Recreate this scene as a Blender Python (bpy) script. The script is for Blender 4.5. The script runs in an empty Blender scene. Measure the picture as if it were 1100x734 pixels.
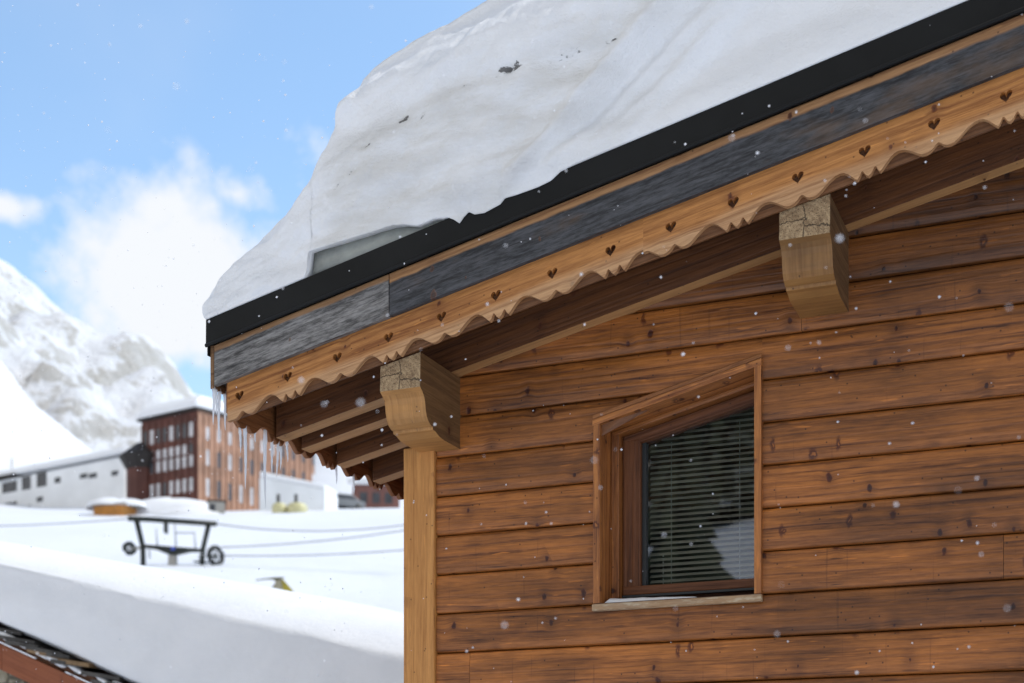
import bpy, bmesh, math, random
from mathutils import Vector, noise as mn
random.seed(7)
SC = bpy.context.scene
COL = SC.collection
# ------------------------------------------------------------------ survey frame
# x runs along the chalet gable wall, y into the wall (wall face at y=0), z up, z=0 at the photographer's eye level
D = 5.6615          # eye to gable wall
YAW = 0.40008
CA, SA = math.cos(YAW), math.sin(YAW)
T = math.tan(0.21388)     # roof pitch
XR = 1.30                 # ridge of the chalet
GZ = -1.65                # ground level by the chalet

def V(r, d, u):
    """survey point: r metres right of, d metres out from the viewpoint, u above eye level"""
    return Vector((CA*r - SA*d, SA*r + CA*d - D, u))
def sl(p):                # (x, y, height over the roof-plane datum) -> world, left roof slope
    return (p[0], p[1], p[2] + T*(p[0] + 2.8))
def sr(p):                # the right-hand roof slope
    return (2*XR - p[0], p[1], p[2] + T*(p[0] + 2.8))
def smooth(e0, e1, x):
    t = max(0., min(1., (x-e0)/(e1-e0))); return t*t*(3-2*t)
def lerp_tab(tab, x):
    if x <= tab[0][0]: return tab[0][1]
    for (a, va), (b, vb) in zip(tab, tab[1:]):
        if x <= b:
            t = (x-a)/(b-a); return va + (vb-va)*t
    return tab[-1][1]

# ------------------------------------------------------------------ node helpers
class NT:
    def __init__(s, mat):
        s.t = mat.node_tree; s.t.nodes.clear()
    def n(s, typ, **kw):
        nd = s.t.nodes.new(typ)
        for k, v in kw.items(): setattr(nd, k, v)
        return nd
    def l(s, a, b): s.t.links.new(a, b)
    def put(s, sock, v):
        if isinstance(v, bpy.types.NodeSocket): s.l(v, sock)
        else: sock.default_value = v
    def math(s, op, a, b=0.0, c=None, clamp=False):
        nd = s.n('ShaderNodeMath', operation=op); nd.use_clamp = clamp
        s.put(nd.inputs[0], a); s.put(nd.inputs[1], b)
        if c is not None: s.put(nd.inputs[2], c)
        return nd.outputs[0]
    def mix(s, f, a, b, blend='MIX'):
        nd = s.n('ShaderNodeMix', data_type='RGBA', blend_type=blend)
        s.put(nd.inputs[0], f); s.put(nd.inputs[6], a); s.put(nd.inputs[7], b)
        return nd.outputs[2]
    def rng(s, x, a, b, c=0., d=1., interp='SMOOTHSTEP'):
        nd = s.n('ShaderNodeMapRange', interpolation_type=interp)
        s.put(nd.inputs[0], x)
        for i, v in enumerate((a, b, c, d)): s.put(nd.inputs[i+1], v)
        return nd.outputs[0]
    def noise(s, vec, scale, detail=3., rough=.55, dist=0., dims='3D'):
        nd = s.n('ShaderNodeTexNoise', noise_dimensions=dims)
        s.put(nd.inputs['Vector'], vec); nd.inputs['Scale'].default_value = scale
        nd.inputs['Detail'].default_value = detail; nd.inputs['Roughness'].default_value = rough
        nd.inputs['Distortion'].default_value = dist
        return nd.outputs[0]
    def comb(s, x, y, z=0.):
        nd = s.n('ShaderNodeCombineXYZ')
        for i, v in enumerate((x, y, z)): s.put(nd.inputs[i], v)
        return nd.outputs[0]
    def bump(s, h, strength=.3, dist=.01):
        nd = s.n('ShaderNodeBump'); nd.inputs['Strength'].default_value = strength
        nd.inputs['Distance'].default_value = dist; s.l(h, nd.inputs['Height']); return nd.outputs[0]
    def principled(s, color, rough=.6, normal=None, **kw):
        p = s.n('ShaderNodeBsdfPrincipled'); o = s.n('ShaderNodeOutputMaterial')
        s.put(p.inputs['Base Color'], color); s.put(p.inputs['Roughness'], rough)
        if normal is not None: s.l(normal, p.inputs['Normal'])
        for k, v in kw.items(): s.put(p.inputs[k.replace('_', ' ')], v)
        s.l(p.outputs[0], o.inputs[0]); return p

def newmat(name):
    m = bpy.data.materials.new(name); m.use_nodes = True; return m, NT(m)
def c4(c): return (c[0], c[1], c[2], 1.)

def wood(name, light, dark, knot=(.06, .018, .006), knots=.4, weather=0., grey=((.07, .075, .085), (.24, .24, .25)),
         contrast=1., resin=.5, rough=.6, unweathered=None, wear=0., bumpd=.004, kscale=(7., 4.4), bleach=None, macro=0.):
    m, g = newmat(name)
    uvn = g.n('ShaderNodeUVMap'); uvn.uv_map = 'UVMap'
    sp = g.n('ShaderNodeSeparateXYZ'); g.l(uvn.outputs[0], sp.inputs[0])
    u, v = sp.outputs[0], sp.outputs[1]
    att = g.n('ShaderNodeAttribute'); att.attribute_name = 'tint'; tint = att.outputs['Fac']
    # knots
    kv = g.comb(g.math('MULTIPLY', u, kscale[0]), g.math('MULTIPLY', v, kscale[1]))
    wob = g.noise(g.comb(g.math('MULTIPLY', u, 30.), g.math('MULTIPLY', v, 30.)), 1., 2.)
    vor = g.n('ShaderNodeTexVoronoi', voronoi_dimensions='2D'); vor.inputs['Scale'].default_value = 1.
    g.l(kv, vor.inputs['Vector'])
    cs = g.n('ShaderNodeSeparateColor'); g.l(vor.outputs['Color'], cs.inputs[0])
    sparse = g.math('GREATER_THAN', cs.outputs[0], 1.-knots*1.15)
    size = g.rng(cs.outputs[1], 0., 1., .035, .105, 'LINEAR')
    d = g.math('ADD', vor.outputs['Distance'], g.math('MULTIPLY', g.math('SUBTRACT', wob, .5), .15))
    core = g.math('MULTIPLY', g.rng(d, g.math('MULTIPLY', size, .55), size, 1., 0.), sparse)
    halo = g.math('MULTIPLY', g.rng(d, 0., .34, 1., 0.), sparse)
    # grain, bent around the knots
    low = g.noise(g.comb(g.math('MULTIPLY', u, .7), g.math('MULTIPLY', v, 4.)), 1., 2.)
    vb = g.math('ADD', v, g.math('ADD', g.math('MULTIPLY', halo, g.math('MULTIPLY', g.math('SUBTRACT', cs.outputs[2], .5), .022)), g.math('MULTIPLY', low, .04)))
    rings = g.noise(g.comb(g.math('MULTIPLY', u, .45), g.math('MULTIPLY', vb, 16.)), 1., 3., .5)
    bands = g.math('PINGPONG', g.math('MULTIPLY', rings, 9.), 1.)
    bands = g.rng(bands, .15, .95)
    fibre = g.noise(g.comb(g.math('MULTIPLY', u, 9.), g.math('MULTIPLY', vb, 120.)), 1., 5., .7)
    streak = g.noise(g.comb(g.math('MULTIPLY', u, 3.5), g.math('MULTIPLY', vb, 48.)), 1., 6., .7)
    lines = g.rng(g.noise(g.comb(g.math('MULTIPLY', u, 1.1), g.math('MULTIPLY', vb, 62.)), 1., 2., .5), .56, .62)
    check = g.rng(g.noise(g.comb(g.math('MULTIPLY', u, 4.), g.math('MULTIPLY', v, 95.)), 1., 2., .5), .70, .73)
    # spike knots: short upright tan flecks with red rims
    v3 = g.n('ShaderNodeTexVoronoi', voronoi_dimensions='2D'); v3.inputs['Scale'].default_value = 1.
    g.l(g.comb(g.math('ADD', g.math('MULTIPLY', u, 8.5), g.math('MULTIPLY', wob, .35)), g.math('ADD', g.math('MULTIPLY', v, 3.6), 7.3)), v3.inputs['Vector'])
    c3 = g.n('ShaderNodeSeparateColor'); g.l(v3.outputs['Color'], c3.inputs[0])
    d3 = g.math('ADD', v3.outputs['Distance'], g.math('MULTIPLY', g.math('SUBTRACT', wob, .5), .12))
    s3 = g.math('GREATER_THAN', c3.outputs[1], 1.-knots*.55)
    spike_o = g.math('MULTIPLY', g.rng(d3, .05, .14, 1., 0.), s3); spike_i = g.math('MULTIPLY', g.rng(d3, .0, .04, 1., 0.), s3)
    stain = g.noise(g.comb(g.math('MULTIPLY', u, 2.2), g.math('MULTIPLY', v, 5.)), 1., 4., .6)
    f = g.math('ADD', g.math('MULTIPLY', bands, .30*contrast), g.math('MULTIPLY', g.rng(fibre, .32, .68), .42*contrast))
    f = g.math('ADD', f, g.math('ADD', g.math('MULTIPLY', g.math('SUBTRACT', streak, .5), 1.7*contrast), g.math('MULTIPLY', lines, .34*contrast)))
    f = g.math('ADD', f, g.math('MULTIPLY', g.math('SUBTRACT', stain, .5), .45), clamp=True)
    col = g.mix(f, c4(light), c4(dark))
    if resin:
        rz = g.noise(g.comb(g.math('MULTIPLY', u, 7.), g.math('MULTIPLY', v, 55.)), 1., 2., .5)
        col = g.mix(g.rng(rz, .655, .73, 0., resin), col, c4((min(1, light[0]*1.5), light[1]*1.45, light[2]*1.2)))
    col = g.mix(g.math('MULTIPLY', check, .7), col, c4([a*.45 for a in dark]))
    col = g.mix(g.math('MULTIPLY', halo, .4), col, c4([a*.75 for a in dark]))
    col = g.mix(g.math('MULTIPLY', spike_o, .85), col, c4((knot[0]*1.5, knot[1]*1.3, knot[2]*1.2)))
    col = g.mix(g.math('MULTIPLY', spike_i, .75), col, c4((light[0]*1.15, light[1]*1.1, light[2]*1.05)))
    col = g.mix(g.math('MULTIPLY', core, .92), col, g.mix(g.rng(d, 0., g.math('MULTIPLY', size, .8)), c4([a*.55 for a in knot]), c4((knot[0]*1.7, knot[1]*1.4, knot[2]*1.2))))
    # insect pricks and nail heads
    vp = g.n('ShaderNodeTexVoronoi', voronoi_dimensions='2D'); vp.inputs['Scale'].default_value = 1.
    g.l(g.comb(g.math('MULTIPLY', u, 16.), g.math('MULTIPLY', v, 16.)), vp.inputs['Vector'])
    cp = g.n('ShaderNodeSeparateColor'); g.l(vp.outputs['Color'], cp.inputs[0])
    prick = g.math('MULTIPLY', g.rng(vp.outputs['Distance'], .03, .075, 1., 0.), g.math('GREATER_THAN', cp.outputs[2], .72))
    col = g.mix(g.math('MULTIPLY', prick, .8), col, c4([a*.35 for a in dark]))
    if bleach is not None:
        ub = g.n('ShaderNodeUVMap'); ub.uv_map = 'Height'; sb_ = g.n('ShaderNodeSeparateXYZ'); g.l(ub.outputs[0], sb_.inputs[0])
        eb_ = g.math('ADD', sb_.outputs[1], g.math('MULTIPLY', g.math('SUBTRACT', stain, .5), .07))
        pale = g.mix(f, (.66, .43, .24, 1), (.42, .23, .11, 1))
        col = g.mix(g.rng(eb_, bleach-.02, bleach+.025, .6, 0.), col, pale)
    if macro:
        og = g.n('ShaderNodeTexCoord'); ms_ = g.n('ShaderNodeMapping'); ms_.inputs['Scale'].default_value = (1., 1., 3.)
        g.l(og.outputs['Object'], ms_.inputs[0]); mg = g.noise(ms_.outputs[0], 1.1, 5., .6)
        so_ = g.n('ShaderNodeSeparateXYZ'); g.l(og.outputs['Object'], so_.inputs[0])
        mf = g.math('MULTIPLY', g.rng(mg, .34, .66, 1.-macro, 1.12), g.rng(so_.outputs[0], -2.9, -.3, 1.12, .74, 'LINEAR'))   # x ramp darkens rightwards, imitating light falling off along the wall
        col = g.mix(1., col, g.comb(mf, mf, mf), 'MULTIPLY')
        drip = g.noise(g.comb(g.math('MULTIPLY', u, 60.), g.math('MULTIPLY', v, 2.5)), 1., 3., .5)
        col = g.mix(g.rng(drip, .64, .74, 0., .3), col, c4([a*.6 for a in dark]))
    col = g.mix(1., col, g.comb(tint, tint, tint), 'MULTIPLY')
    if weather:
        wn = g.noise(g.comb(g.math('MULTIPLY', u, 3.5), g.math('MULTIPLY', v, 24.)), 1., 8., .75)
        wf = g.noise(g.comb(g.math('MULTIPLY', u, 16.), g.math('MULTIPLY', v, 95.)), 1., 5., .75)
        gcol = g.mix(g.rng(g.math('ADD', g.math('MULTIPLY', wn, .6), g.math('MULTIPLY', wf, .5)), .42, .70), c4(grey[0]), c4(grey[1]))
        wc = g.noise(g.comb(g.math('MULTIPLY', u, 3.), g.math('MULTIPLY', v, 75.)), 1., 3., .5)
        gcol = g.mix(g.rng(wc, .62, .67, 0., .8), gcol, c4((.012, .012, .014)))
        gcol = g.mix(g.rng(stain, .52, .68, 0., .5), gcol, c4((.13, .075, .04)))
        if unweathered is not None:      # bright band along the sheltered upper edge; second UV map holds the height in metres
            u2 = g.n('ShaderNodeUVMap'); u2.uv_map = 'Height'
            s2 = g.n('ShaderNodeSeparateXYZ'); g.l(u2.outputs[0], s2.inputs[0])
            e = g.math('ADD', s2.outputs[1], g.math('MULTIPLY', g.math('SUBTRACT', stain, .5), .05))
            k = g.rng(e, unweathered-.006, unweathered+.006, weather, .12)
        else:
            k = g.rng(stain, .25, .6, weather*.35, weather)
        k = g.math('MULTIPLY', k, g.math('SUBTRACT', 1., g.math('MULTIPLY', core, .6)))
        col = g.mix(k, col, gcol)
    if wear:
        wr = g.noise(g.comb(g.math('MULTIPLY', u, 12.), g.math('MULTIPLY', v, 60.)), 1., 4., .65)
        col = g.mix(g.rng(wr, .5, .62, 0., wear), col, c4((.5, .4, .27)))
    h = g.math('ADD', g.math('MULTIPLY', fibre, .5), g.math('MULTIPLY', bands, -.35))
    h = g.math('ADD', h, g.math('MULTIPLY', core, -.4))
    rg = g.rng(f, 0., 1., rough-.08, rough+.14, 'LINEAR')
    g.principled(col, rg, g.bump(h, .7, bumpd), Specular_IOR_Level=.45)
    return m

def endgrain(name, light, dark):
    m, g = newmat(name)
    uvn = g.n('ShaderNodeUVMap'); uvn.uv_map = 'UVMap'
    sp = g.n('ShaderNodeSeparateXYZ'); g.l(uvn.outputs[0], sp.inputs[0])
    u, v = sp.outputs[0], sp.outputs[1]
    uu = g.math('ADD', u, .02); vv = g.math('ADD', v, .05)
    w = g.noise(uvn.outputs[0], 14., 3.)
    r = g.math('SQRT', g.math('ADD', g.math('MULTIPLY', uu, uu), g.math('MULTIPLY', vv, vv)))
    rr = g.math('PINGPONG', g.math('MULTIPLY', g.math('ADD', r, g.math('MULTIPLY', w, .02)), 110.), 1.)
    n2 = g.noise(uvn.outputs[0], 26., 5., .65)
    n3 = g.noise(uvn.outputs[0], 190., 3., .6)
    col = g.mix(g.math('ADD', g.math('MULTIPLY', rr, .25), g.math('MULTIPLY', g.rng(n2, .3, .7), .6), clamp=True), c4(light), c4(dark))
    col = g.mix(g.rng(n3, .55, .62, 0., .75), col, c4([a*.35 for a in dark]))
    vr = g.n('ShaderNodeTexVoronoi', voronoi_dimensions='2D', feature='DISTANCE_TO_EDGE'); vr.inputs['Scale'].default_value = 4.3
    wv = g.n('ShaderNodeVectorMath', operation='ADD'); g.l(uvn.outputs[0], wv.inputs[0])
    g.l(g.comb(g.math('MULTIPLY', w, .09), g.math('MULTIPLY', n2, .05)), wv.inputs[1]); g.l(wv.outputs[0], vr.inputs['Vector'])
    crack = g.rng(vr.outputs['Distance'], .003, .014, 1., 0.)
    col = g.mix(g.math('MULTIPLY', crack, .8), col, c4((.02, .012, .006)))
    h = g.math('ADD', n3, g.math('MULTIPLY', crack, -2.))
    g.principled(col, .62, g.bump(h, .7, .005), Specular_IOR_Level=.5)
    return m

def plain(name, col, rough=.6, var=.25, scale=3., metallic=0., bump=0., bscale=40., spec=.5):
    m, g = newmat(name)
    tc = g.n('ShaderNodeTexCoord'); o = tc.outputs['Object']
    n = g.noise(o, scale, 5., .6)
    cc = g.mix(g.rng(n, .3, .7), c4([a*(1-var) for a in col]), c4([min(1, a*(1+var*.6)) for a in col]))
    nm = g.bump(g.noise(o, bscale, 4.), bump, .02) if bump else None
    g.principled(cc, rough, nm, Metallic=metallic, Specular_IOR_Level=spec)
    return m

def snow_mat(name, col=(.86, .875, .9), bscale=22., bd=.02, dirt=False, big=3.):
    m, g = newmat(name)
    tc = g.n('ShaderNodeTexCoord'); o = tc.outputs['Object']
    n1 = g.noise(o, bscale, 6., .62); n2 = g.noise(o, big, 4., .55)
    c = g.mix(g.rng(n2, .35, .7), c4(col), c4((col[0]*.95, col[1]*.955, col[2]*.96)))
    if dirt:
        a = g.n('ShaderNodeAttribute'); a.attribute_name = 'dirt'
        sp = g.n('ShaderNodeSeparateXYZ'); g.l(o, sp.inputs[0])
        dv = g.comb(g.math('MULTIPLY', sp.outputs[0], 20.), g.math('MULTIPLY', sp.outputs[1], 20.), g.math('MULTIPLY', sp.outputs[2], 42.))
        n3 = g.noise(dv, 1., 5., .68)
        k = g.rng(g.math('ADD', g.math('MULTIPLY', a.outputs['Fac'], .42), n3), .73, .80)
        k = g.math('MULTIPLY', k, g.math('MINIMUM', g.math('MULTIPLY', a.outputs['Fac'], 6.), 1.))
        ga = g.n('ShaderNodeAttribute'); ga.attribute_name = 'old'
        lay = g.noise(g.comb(g.math('MULTIPLY', sp.outputs[0], 2.), g.math('MULTIPLY', sp.outputs[1], 2.), g.math('MULTIPLY', sp.outputs[2], 7.)), 1., 6., .62)
        c = g.mix(g.math('MULTIPLY', ga.outputs['Fac'], g.rng(lay, .33, .66, .12, .8)), c, c4((.64, .622, .585)))
        c = g.mix(g.math('MULTIPLY', k, .85), c, c4((.05, .045, .04)))
        h = g.math('ADD', g.math('MULTIPLY', n1, .5), g.math('MULTIPLY', g.noise(o, 90., 3.), .2))
        h = g.math('ADD', h, g.math('MULTIPLY', g.math('MULTIPLY', lay, ga.outputs['Fac']), 1.6))
        h = g.math('SUBTRACT', h, g.math('MULTIPLY', k, 1.2))
        g.principled(c, .55, g.bump(h, .5, bd), Specular_IOR_Level=.3, Subsurface_Weight=.0)
    else:
        g.principled(c, .6, g.bump(n1, .35, bd), Specular_IOR_Level=.25)
    return m

M = {}
M['wall'] = wood('wall_larch', (.52, .178, .036), (.085, .020, .0036), knot=(.055, .009, .002), knots=.42, resin=.65, contrast=.85, rough=.42, macro=.5)
M['post'] = wood('post_larch', (.64, .295, .08), (.36, .14, .033), knot=(.16, .05, .015), knots=.22, resin=.25, contrast=.8)
M['post_end'] = endgrain('cut_wood', (.4, .24, .1), (.2, .1, .04))
M['verge'] = wood('verge_board_larch', (.53, .225, .058), (.22, .073, .016), knot=(.1, .03, .009), knots=.3, resin=.4, contrast=1., bleach=1.915)
M['rear'] = wood('inner_board_larch', (.2, .085, .03), (.07, .027, .01), knots=.2)
M['eaveb'] = wood('eave_board_larch', (.30, .12, .04), (.13, .045, .015), knots=.2)
M['grey'] = wood('weathered_board', (.52, .27, .11), (.26, .11, .04), knots=.25, weather=1., grey=((.011, .0115, .013), (.088, .089, .097)), unweathered=.137)
M['silver'] = wood('silvered_board', (.42, .22, .09), (.2, .09, .035), knots=.15, weather=1., grey=((.04, .037, .036), (.31, .295, .28)), unweathered=.145)
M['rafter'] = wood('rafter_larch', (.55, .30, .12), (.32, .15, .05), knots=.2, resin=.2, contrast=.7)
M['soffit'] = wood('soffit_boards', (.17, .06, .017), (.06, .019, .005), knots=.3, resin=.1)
M['purlin'] = wood('purlin_larch', (.50, .245, .072), (.22, .09, .024), knot=(.14, .07, .025), knots=.15, resin=.0, contrast=.55, macro=.4)
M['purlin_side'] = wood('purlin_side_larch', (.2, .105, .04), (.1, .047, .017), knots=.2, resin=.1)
M['end'] = endgrain('purlin_end_grain', (.50, .35, .19), (.13, .065, .025))
M['casing'] = wood('casing_larch', (.44, .165, .042), (.13, .036, .009), knot=(.05, .014, .006), knots=.35, resin=.5, rough=.45)
M['sill'] = wood('worn_sill', (.46, .27, .12), (.25, .12, .045), knots=.1, wear=.85, weather=.35, grey=((.2, .17, .13), (.5, .44, .35)))
M['sash'] = wood('sash_larch', (.17, .055, .014), (.06, .018, .005), knots=.15, resin=.1)
M['metal'] = plain('black_sheet_metal', (.007, .0075, .0075), .55, .35, 3., .0, .12, 6., .22)
M['snow'] = snow_mat('fresh_snow')
M['roofsnow'] = snow_mat('roof_snow', (.85, .855, .865), 14., .035, True)
M['ground_snow'] = snow_mat('field_snow', (.80, .825, .87), .35, .5, False, .05)
M['oldice'] = plain('old_grey_ice', (.30, .31, .28), .3, .3, 6., 0., .3, 25.)
M['black'] = plain('dark_metal', (.02, .022, .022), .45)
M['room'] = plain('dark_room', (.09, .07, .055), .8)
M['blind'] = plain('blind_slat_paint', (.52, .45, .36), .4, .1)
M['blindcord'] = plain('blind_cord', (.5, .48, .42), .6, .1)

def ice_mat():
    m, g = newmat('clear_ice')
    p = g.principled((.97, .98, 1., 1.), .08, None, IOR=1.31, Transmission_Weight=.5)
    t = g.n('ShaderNodeBsdfTranslucent'); t.inputs[0].default_value = (.97, .98, 1, 1)
    mx = g.n('ShaderNodeMixShader'); mx.inputs[0].default_value = .45
    out = [n for n in g.t.nodes if n.type == 'OUTPUT_MATERIAL'][0]
    g.l(p.outputs[0], mx.inputs[1]); g.l(t.outputs[0], mx.inputs[2]); g.l(mx.outputs[0], out.inputs[0])
    return m
M['ice'] = ice_mat()
def glass_mat():
    m, g = newmat('window_glass')
    fr = g.n('ShaderNodeFresnel'); fr.inputs['IOR'].default_value = 1.55
    tr = g.n('ShaderNodeBsdfTransparent'); tr.inputs[0].default_value = (.86, .9, .88, 1)
    gl = g.n('ShaderNodeBsdfGlossy'); gl.inputs['Roughness'].default_value = .015
    gl.inputs[0].default_value = (1, 1, 1, 1)
    mx = g.n('ShaderNodeMixShader'); o = g.n('ShaderNodeOutputMaterial')
    g.l(g.math('MULTIPLY_ADD', fr.outputs[0], 2.0, .02), mx.inputs[0]); g.l(tr.outputs[0], mx.inputs[1]); g.l(gl.outputs[0], mx.inputs[2])
    g.l(mx.outputs[0], o.inputs[0]); return m
M['glass'] = glass_mat()

# ------------------------------------------------------------------ mesh builder
AX = {'x': 0, 'y': 1, 'z': 2}
class MB:
    def __init__(s): s.v = []; s.f = []; s.mi = []; s.uv = []; s.hv = []; s.tint = []; s.sm = []
    def add(s, verts, faces, mp=None, grain='x', mi=0, end=None, tint=1., smooth=False, off=None):
        b = len(s.v); g = AX[grain]; oth = [i for i in range(3) if i != g]
        if off is None: off = (random.uniform(0, 40), random.uniform(0, 40))
        s.v += [tuple(mp(p)) if mp else tuple(p) for p in verts]
        for f in faces:
            pts = [Vector(verts[i]) for i in f]
            n = Vector((0, 0, 0))
            for i in range(len(pts)):
                a, c = pts[i], pts[(i+1) % len(pts)]
                n += Vector(((a.y-c.y)*(a.z+c.z), (a.z-c.z)*(a.x+c.x), (a.x-c.x)*(a.y+c.y)))
            n.normalize() if n.length else None
            s.f.append([b+i for i in f]); s.sm.append(smooth); s.tint.append(tint)
            if abs(n[g]) > .8:
                s.mi.append(mi if end is None else end)
                c0 = [sum(p[k] for p in pts)/len(pts) for k in range(3)]
                s.uv.append([(p[oth[0]]-c0[oth[0]], p[oth[1]]-c0[oth[1]]) for p in pts])
            else:
                s.mi.append(mi)
                w = oth[0] if abs(n[oth[0]]) < abs(n[oth[1]]) else oth[1]
                s.uv.append([(p[g]+off[0], p[w]+off[1]) for p in pts])
            s.hv.append([(p[g], p[2]) for p in pts])
    def box(s, a, c, **kw):
        x0, y0, z0 = a; x1, y1, z1 = c
        vs = [(x0,y0,z0),(x1,y0,z0),(x1,y1,z0),(x0,y1,z0),(x0,y0,z1),(x1,y0,z1),(x1,y1,z1),(x0,y1,z1)]
        s.add(vs, [(0,3,2,1),(4,5,6,7),(0,1,5,4),(1,2,6,5),(2,3,7,6),(3,0,4,7)], **kw)
    def prism(s, poly, axis, a, b, **kw):
        """poly of 2-tuples in the two other axes (ascending axis order), extruded from a to b"""
        ax = AX[axis]; oth = [i for i in range(3) if i != ax]; n = len(poly); vs = []
        for e in (a, b):
            for q in poly:
                p = [0, 0, 0]; p[ax] = e; p[oth[0]] = q[0]; p[oth[1]] = q[1]; vs.append(tuple(p))
        fs = [tuple(range(n-1, -1, -1)), tuple(range(n, 2*n))] + [(i, (i+1) % n, n+(i+1) % n, n+i) for i in range(n)]
        s.add(vs, fs, **kw)
    def tube(s, pts, r, seg=8, **kw):
        pts = [Vector(p) for p in pts]; vs = []; n = len(pts)
        rs = r if isinstance(r, (list, tuple)) else [r]*n
        for i, p in enumerate(pts):
            d = (pts[min(i+1, n-1)] - pts[max(i-1, 0)]).normalized()
            q = d.orthogonal().normalized(); w = d.cross(q)
            for k in range(seg):
                t = 2*math.pi*k/seg; vs.append(tuple(p + rs[i]*(q*math.cos(t) + w*math.sin(t))))
        fs = []
        for i in range(n-1):
            for k in range(seg):
                fs.append((i*seg+k, i*seg+(k+1) % seg, (i+1)*seg+(k+1) % seg, (i+1)*seg+k))
        fs.append(tuple(range(seg-1, -1, -1))); fs.append(tuple(range((n-1)*seg, n*seg)))
        s.add(vs, fs, smooth=True, **kw)
    def build(s, name, mats, parent=None, bevel=0., loc=None):
        me = bpy.data.meshes.new(name)
        o0 = Vector(loc) if loc is not None else Vector((0, 0, 0))
        me.from_pydata([tuple(Vector(p)-o0) for p in s.v], [], s.f)
        ul = me.uv_layers.new(name='UVMap'); hl = me.uv_layers.new(name='Height')
        at = me.attributes.new('tint', 'FLOAT', 'FACE')
        k = 0
        for i, p in enumerate(me.polygons):
            p.material_index = s.mi[i]; p.use_smooth = s.sm[i]; at.data[i].value = s.tint[i]
            for j in range(len(s.uv[i])):
                ul.data[k].uv = s.uv[i][j]; hl.data[k].uv = s.hv[i][j]; k += 1
        bm = bmesh.new(); bm.from_mesh(me); bmesh.ops.recalc_face_normals(bm, faces=bm.faces); bm.to_mesh(me); bm.free()
        for m in (mats if isinstance(mats, (list, tuple)) else [mats]): me.materials.append(m)
        o = bpy.data.objects.new(name, me); COL.objects.link(o); o.location = o0
        if bevel:
            b = o.modifiers.new('edge', 'BEVEL'); b.width = bevel; b.segments = 2; b.limit_method = 'ANGLE'; b.angle_limit = .6
        if parent is not None: attach(o, parent)
        return o

WORLD = {}
def attach(o, parent):
    """child keeps its world place (parents are unrotated Empties or meshes)"""
    pw = WORLD.get(parent.name, Vector(parent.location)); w = Vector(o.location)
    WORLD[o.name] = w.copy(); o.parent = parent; o.location = w - pw
def thing(name, label, cat, loc, group=None):
    o = bpy.data.objects.new(name, None); COL.objects.link(o); o.location = loc; o.empty_display_size = .2
    WORLD[o.name] = Vector(loc); o['label'] = label; o['category'] = cat
    if group: o['group'] = group
    return o
def tag(o, label, cat, group=None):
    o['label'] = label; o['category'] = cat
    if group: o['group'] = group
    return o
def struct(o): o['kind'] = 'structure'; return o

def flat_cut(name, outer, holes, depth, mat, mp, parent, uvaxis='x', tint=1., y0=0., flip=False, bevel=.0015):
    """board cut from an outline with through-holes; outline in (along, height); mp maps (along, across, height) to world"""
    cu = bpy.data.curves.new(name, 'CURVE'); cu.dimensions = '2D'; cu.fill_mode = 'BOTH'
    cu.extrude = depth/2; cu.bevel_depth = bevel; cu.bevel_resolution = 1
    for ring in [outer]+holes:
        sp = cu.splines.new('POLY'); sp.points.add(len(ring)-1); sp.use_cyclic_u = True
        for p, q in zip(sp.points, ring): p.co = (q[0], q[1], 0, 1)
    tmp = bpy.data.objects.new('cut', cu); COL.objects.link(tmp)
    dg = bpy.context.evaluated_depsgraph_get(); dg.update()
    me = bpy.data.meshes.new_from_object(tmp.evaluated_get(dg))
    bpy.data.objects.remove(tmp); bpy.data.curves.remove(cu)
    off = (random.uniform(0, 40), random.uniform(0, 40))
    while me.uv_layers: me.uv_layers.remove(me.uv_layers[0])
    ul = me.uv_layers.new(name='UVMap'); hl = me.uv_layers.new(name='Height')
    for p in me.polygons:
        e = abs(p.normal.z) < .6
        for li in p.loop_indices:
            co = me.vertices[me.loops[li].vertex_index].co
            ul.data[li].uv = (co.x+off[0], (co.z if e else co.y)+off[1]); hl.data[li].uv = (co.x, co.y)
        p.use_smooth = False
    at = me.attributes.new('tint', 'FLOAT', 'FACE')
    for i in range(len(me.polygons)): at.data[i].value = tint
    for v in me.vertices:
        v.co = mp((v.co.x, y0 + v.co.z, v.co.y))
    me.materials.clear(); me.materials.append(mat)
    bm = bmesh.new(); bm.from_mesh(me); bmesh.ops.remove_doubles(bm, verts=bm.verts, dist=1e-5)
    bmesh.ops.recalc_face_normals(bm, faces=bm.faces); bm.to_mesh(me); bm.free()
    me.name = name
    o = bpy.data.objects.new(name, me); COL.objects.link(o); attach(o, parent); return o

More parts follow.
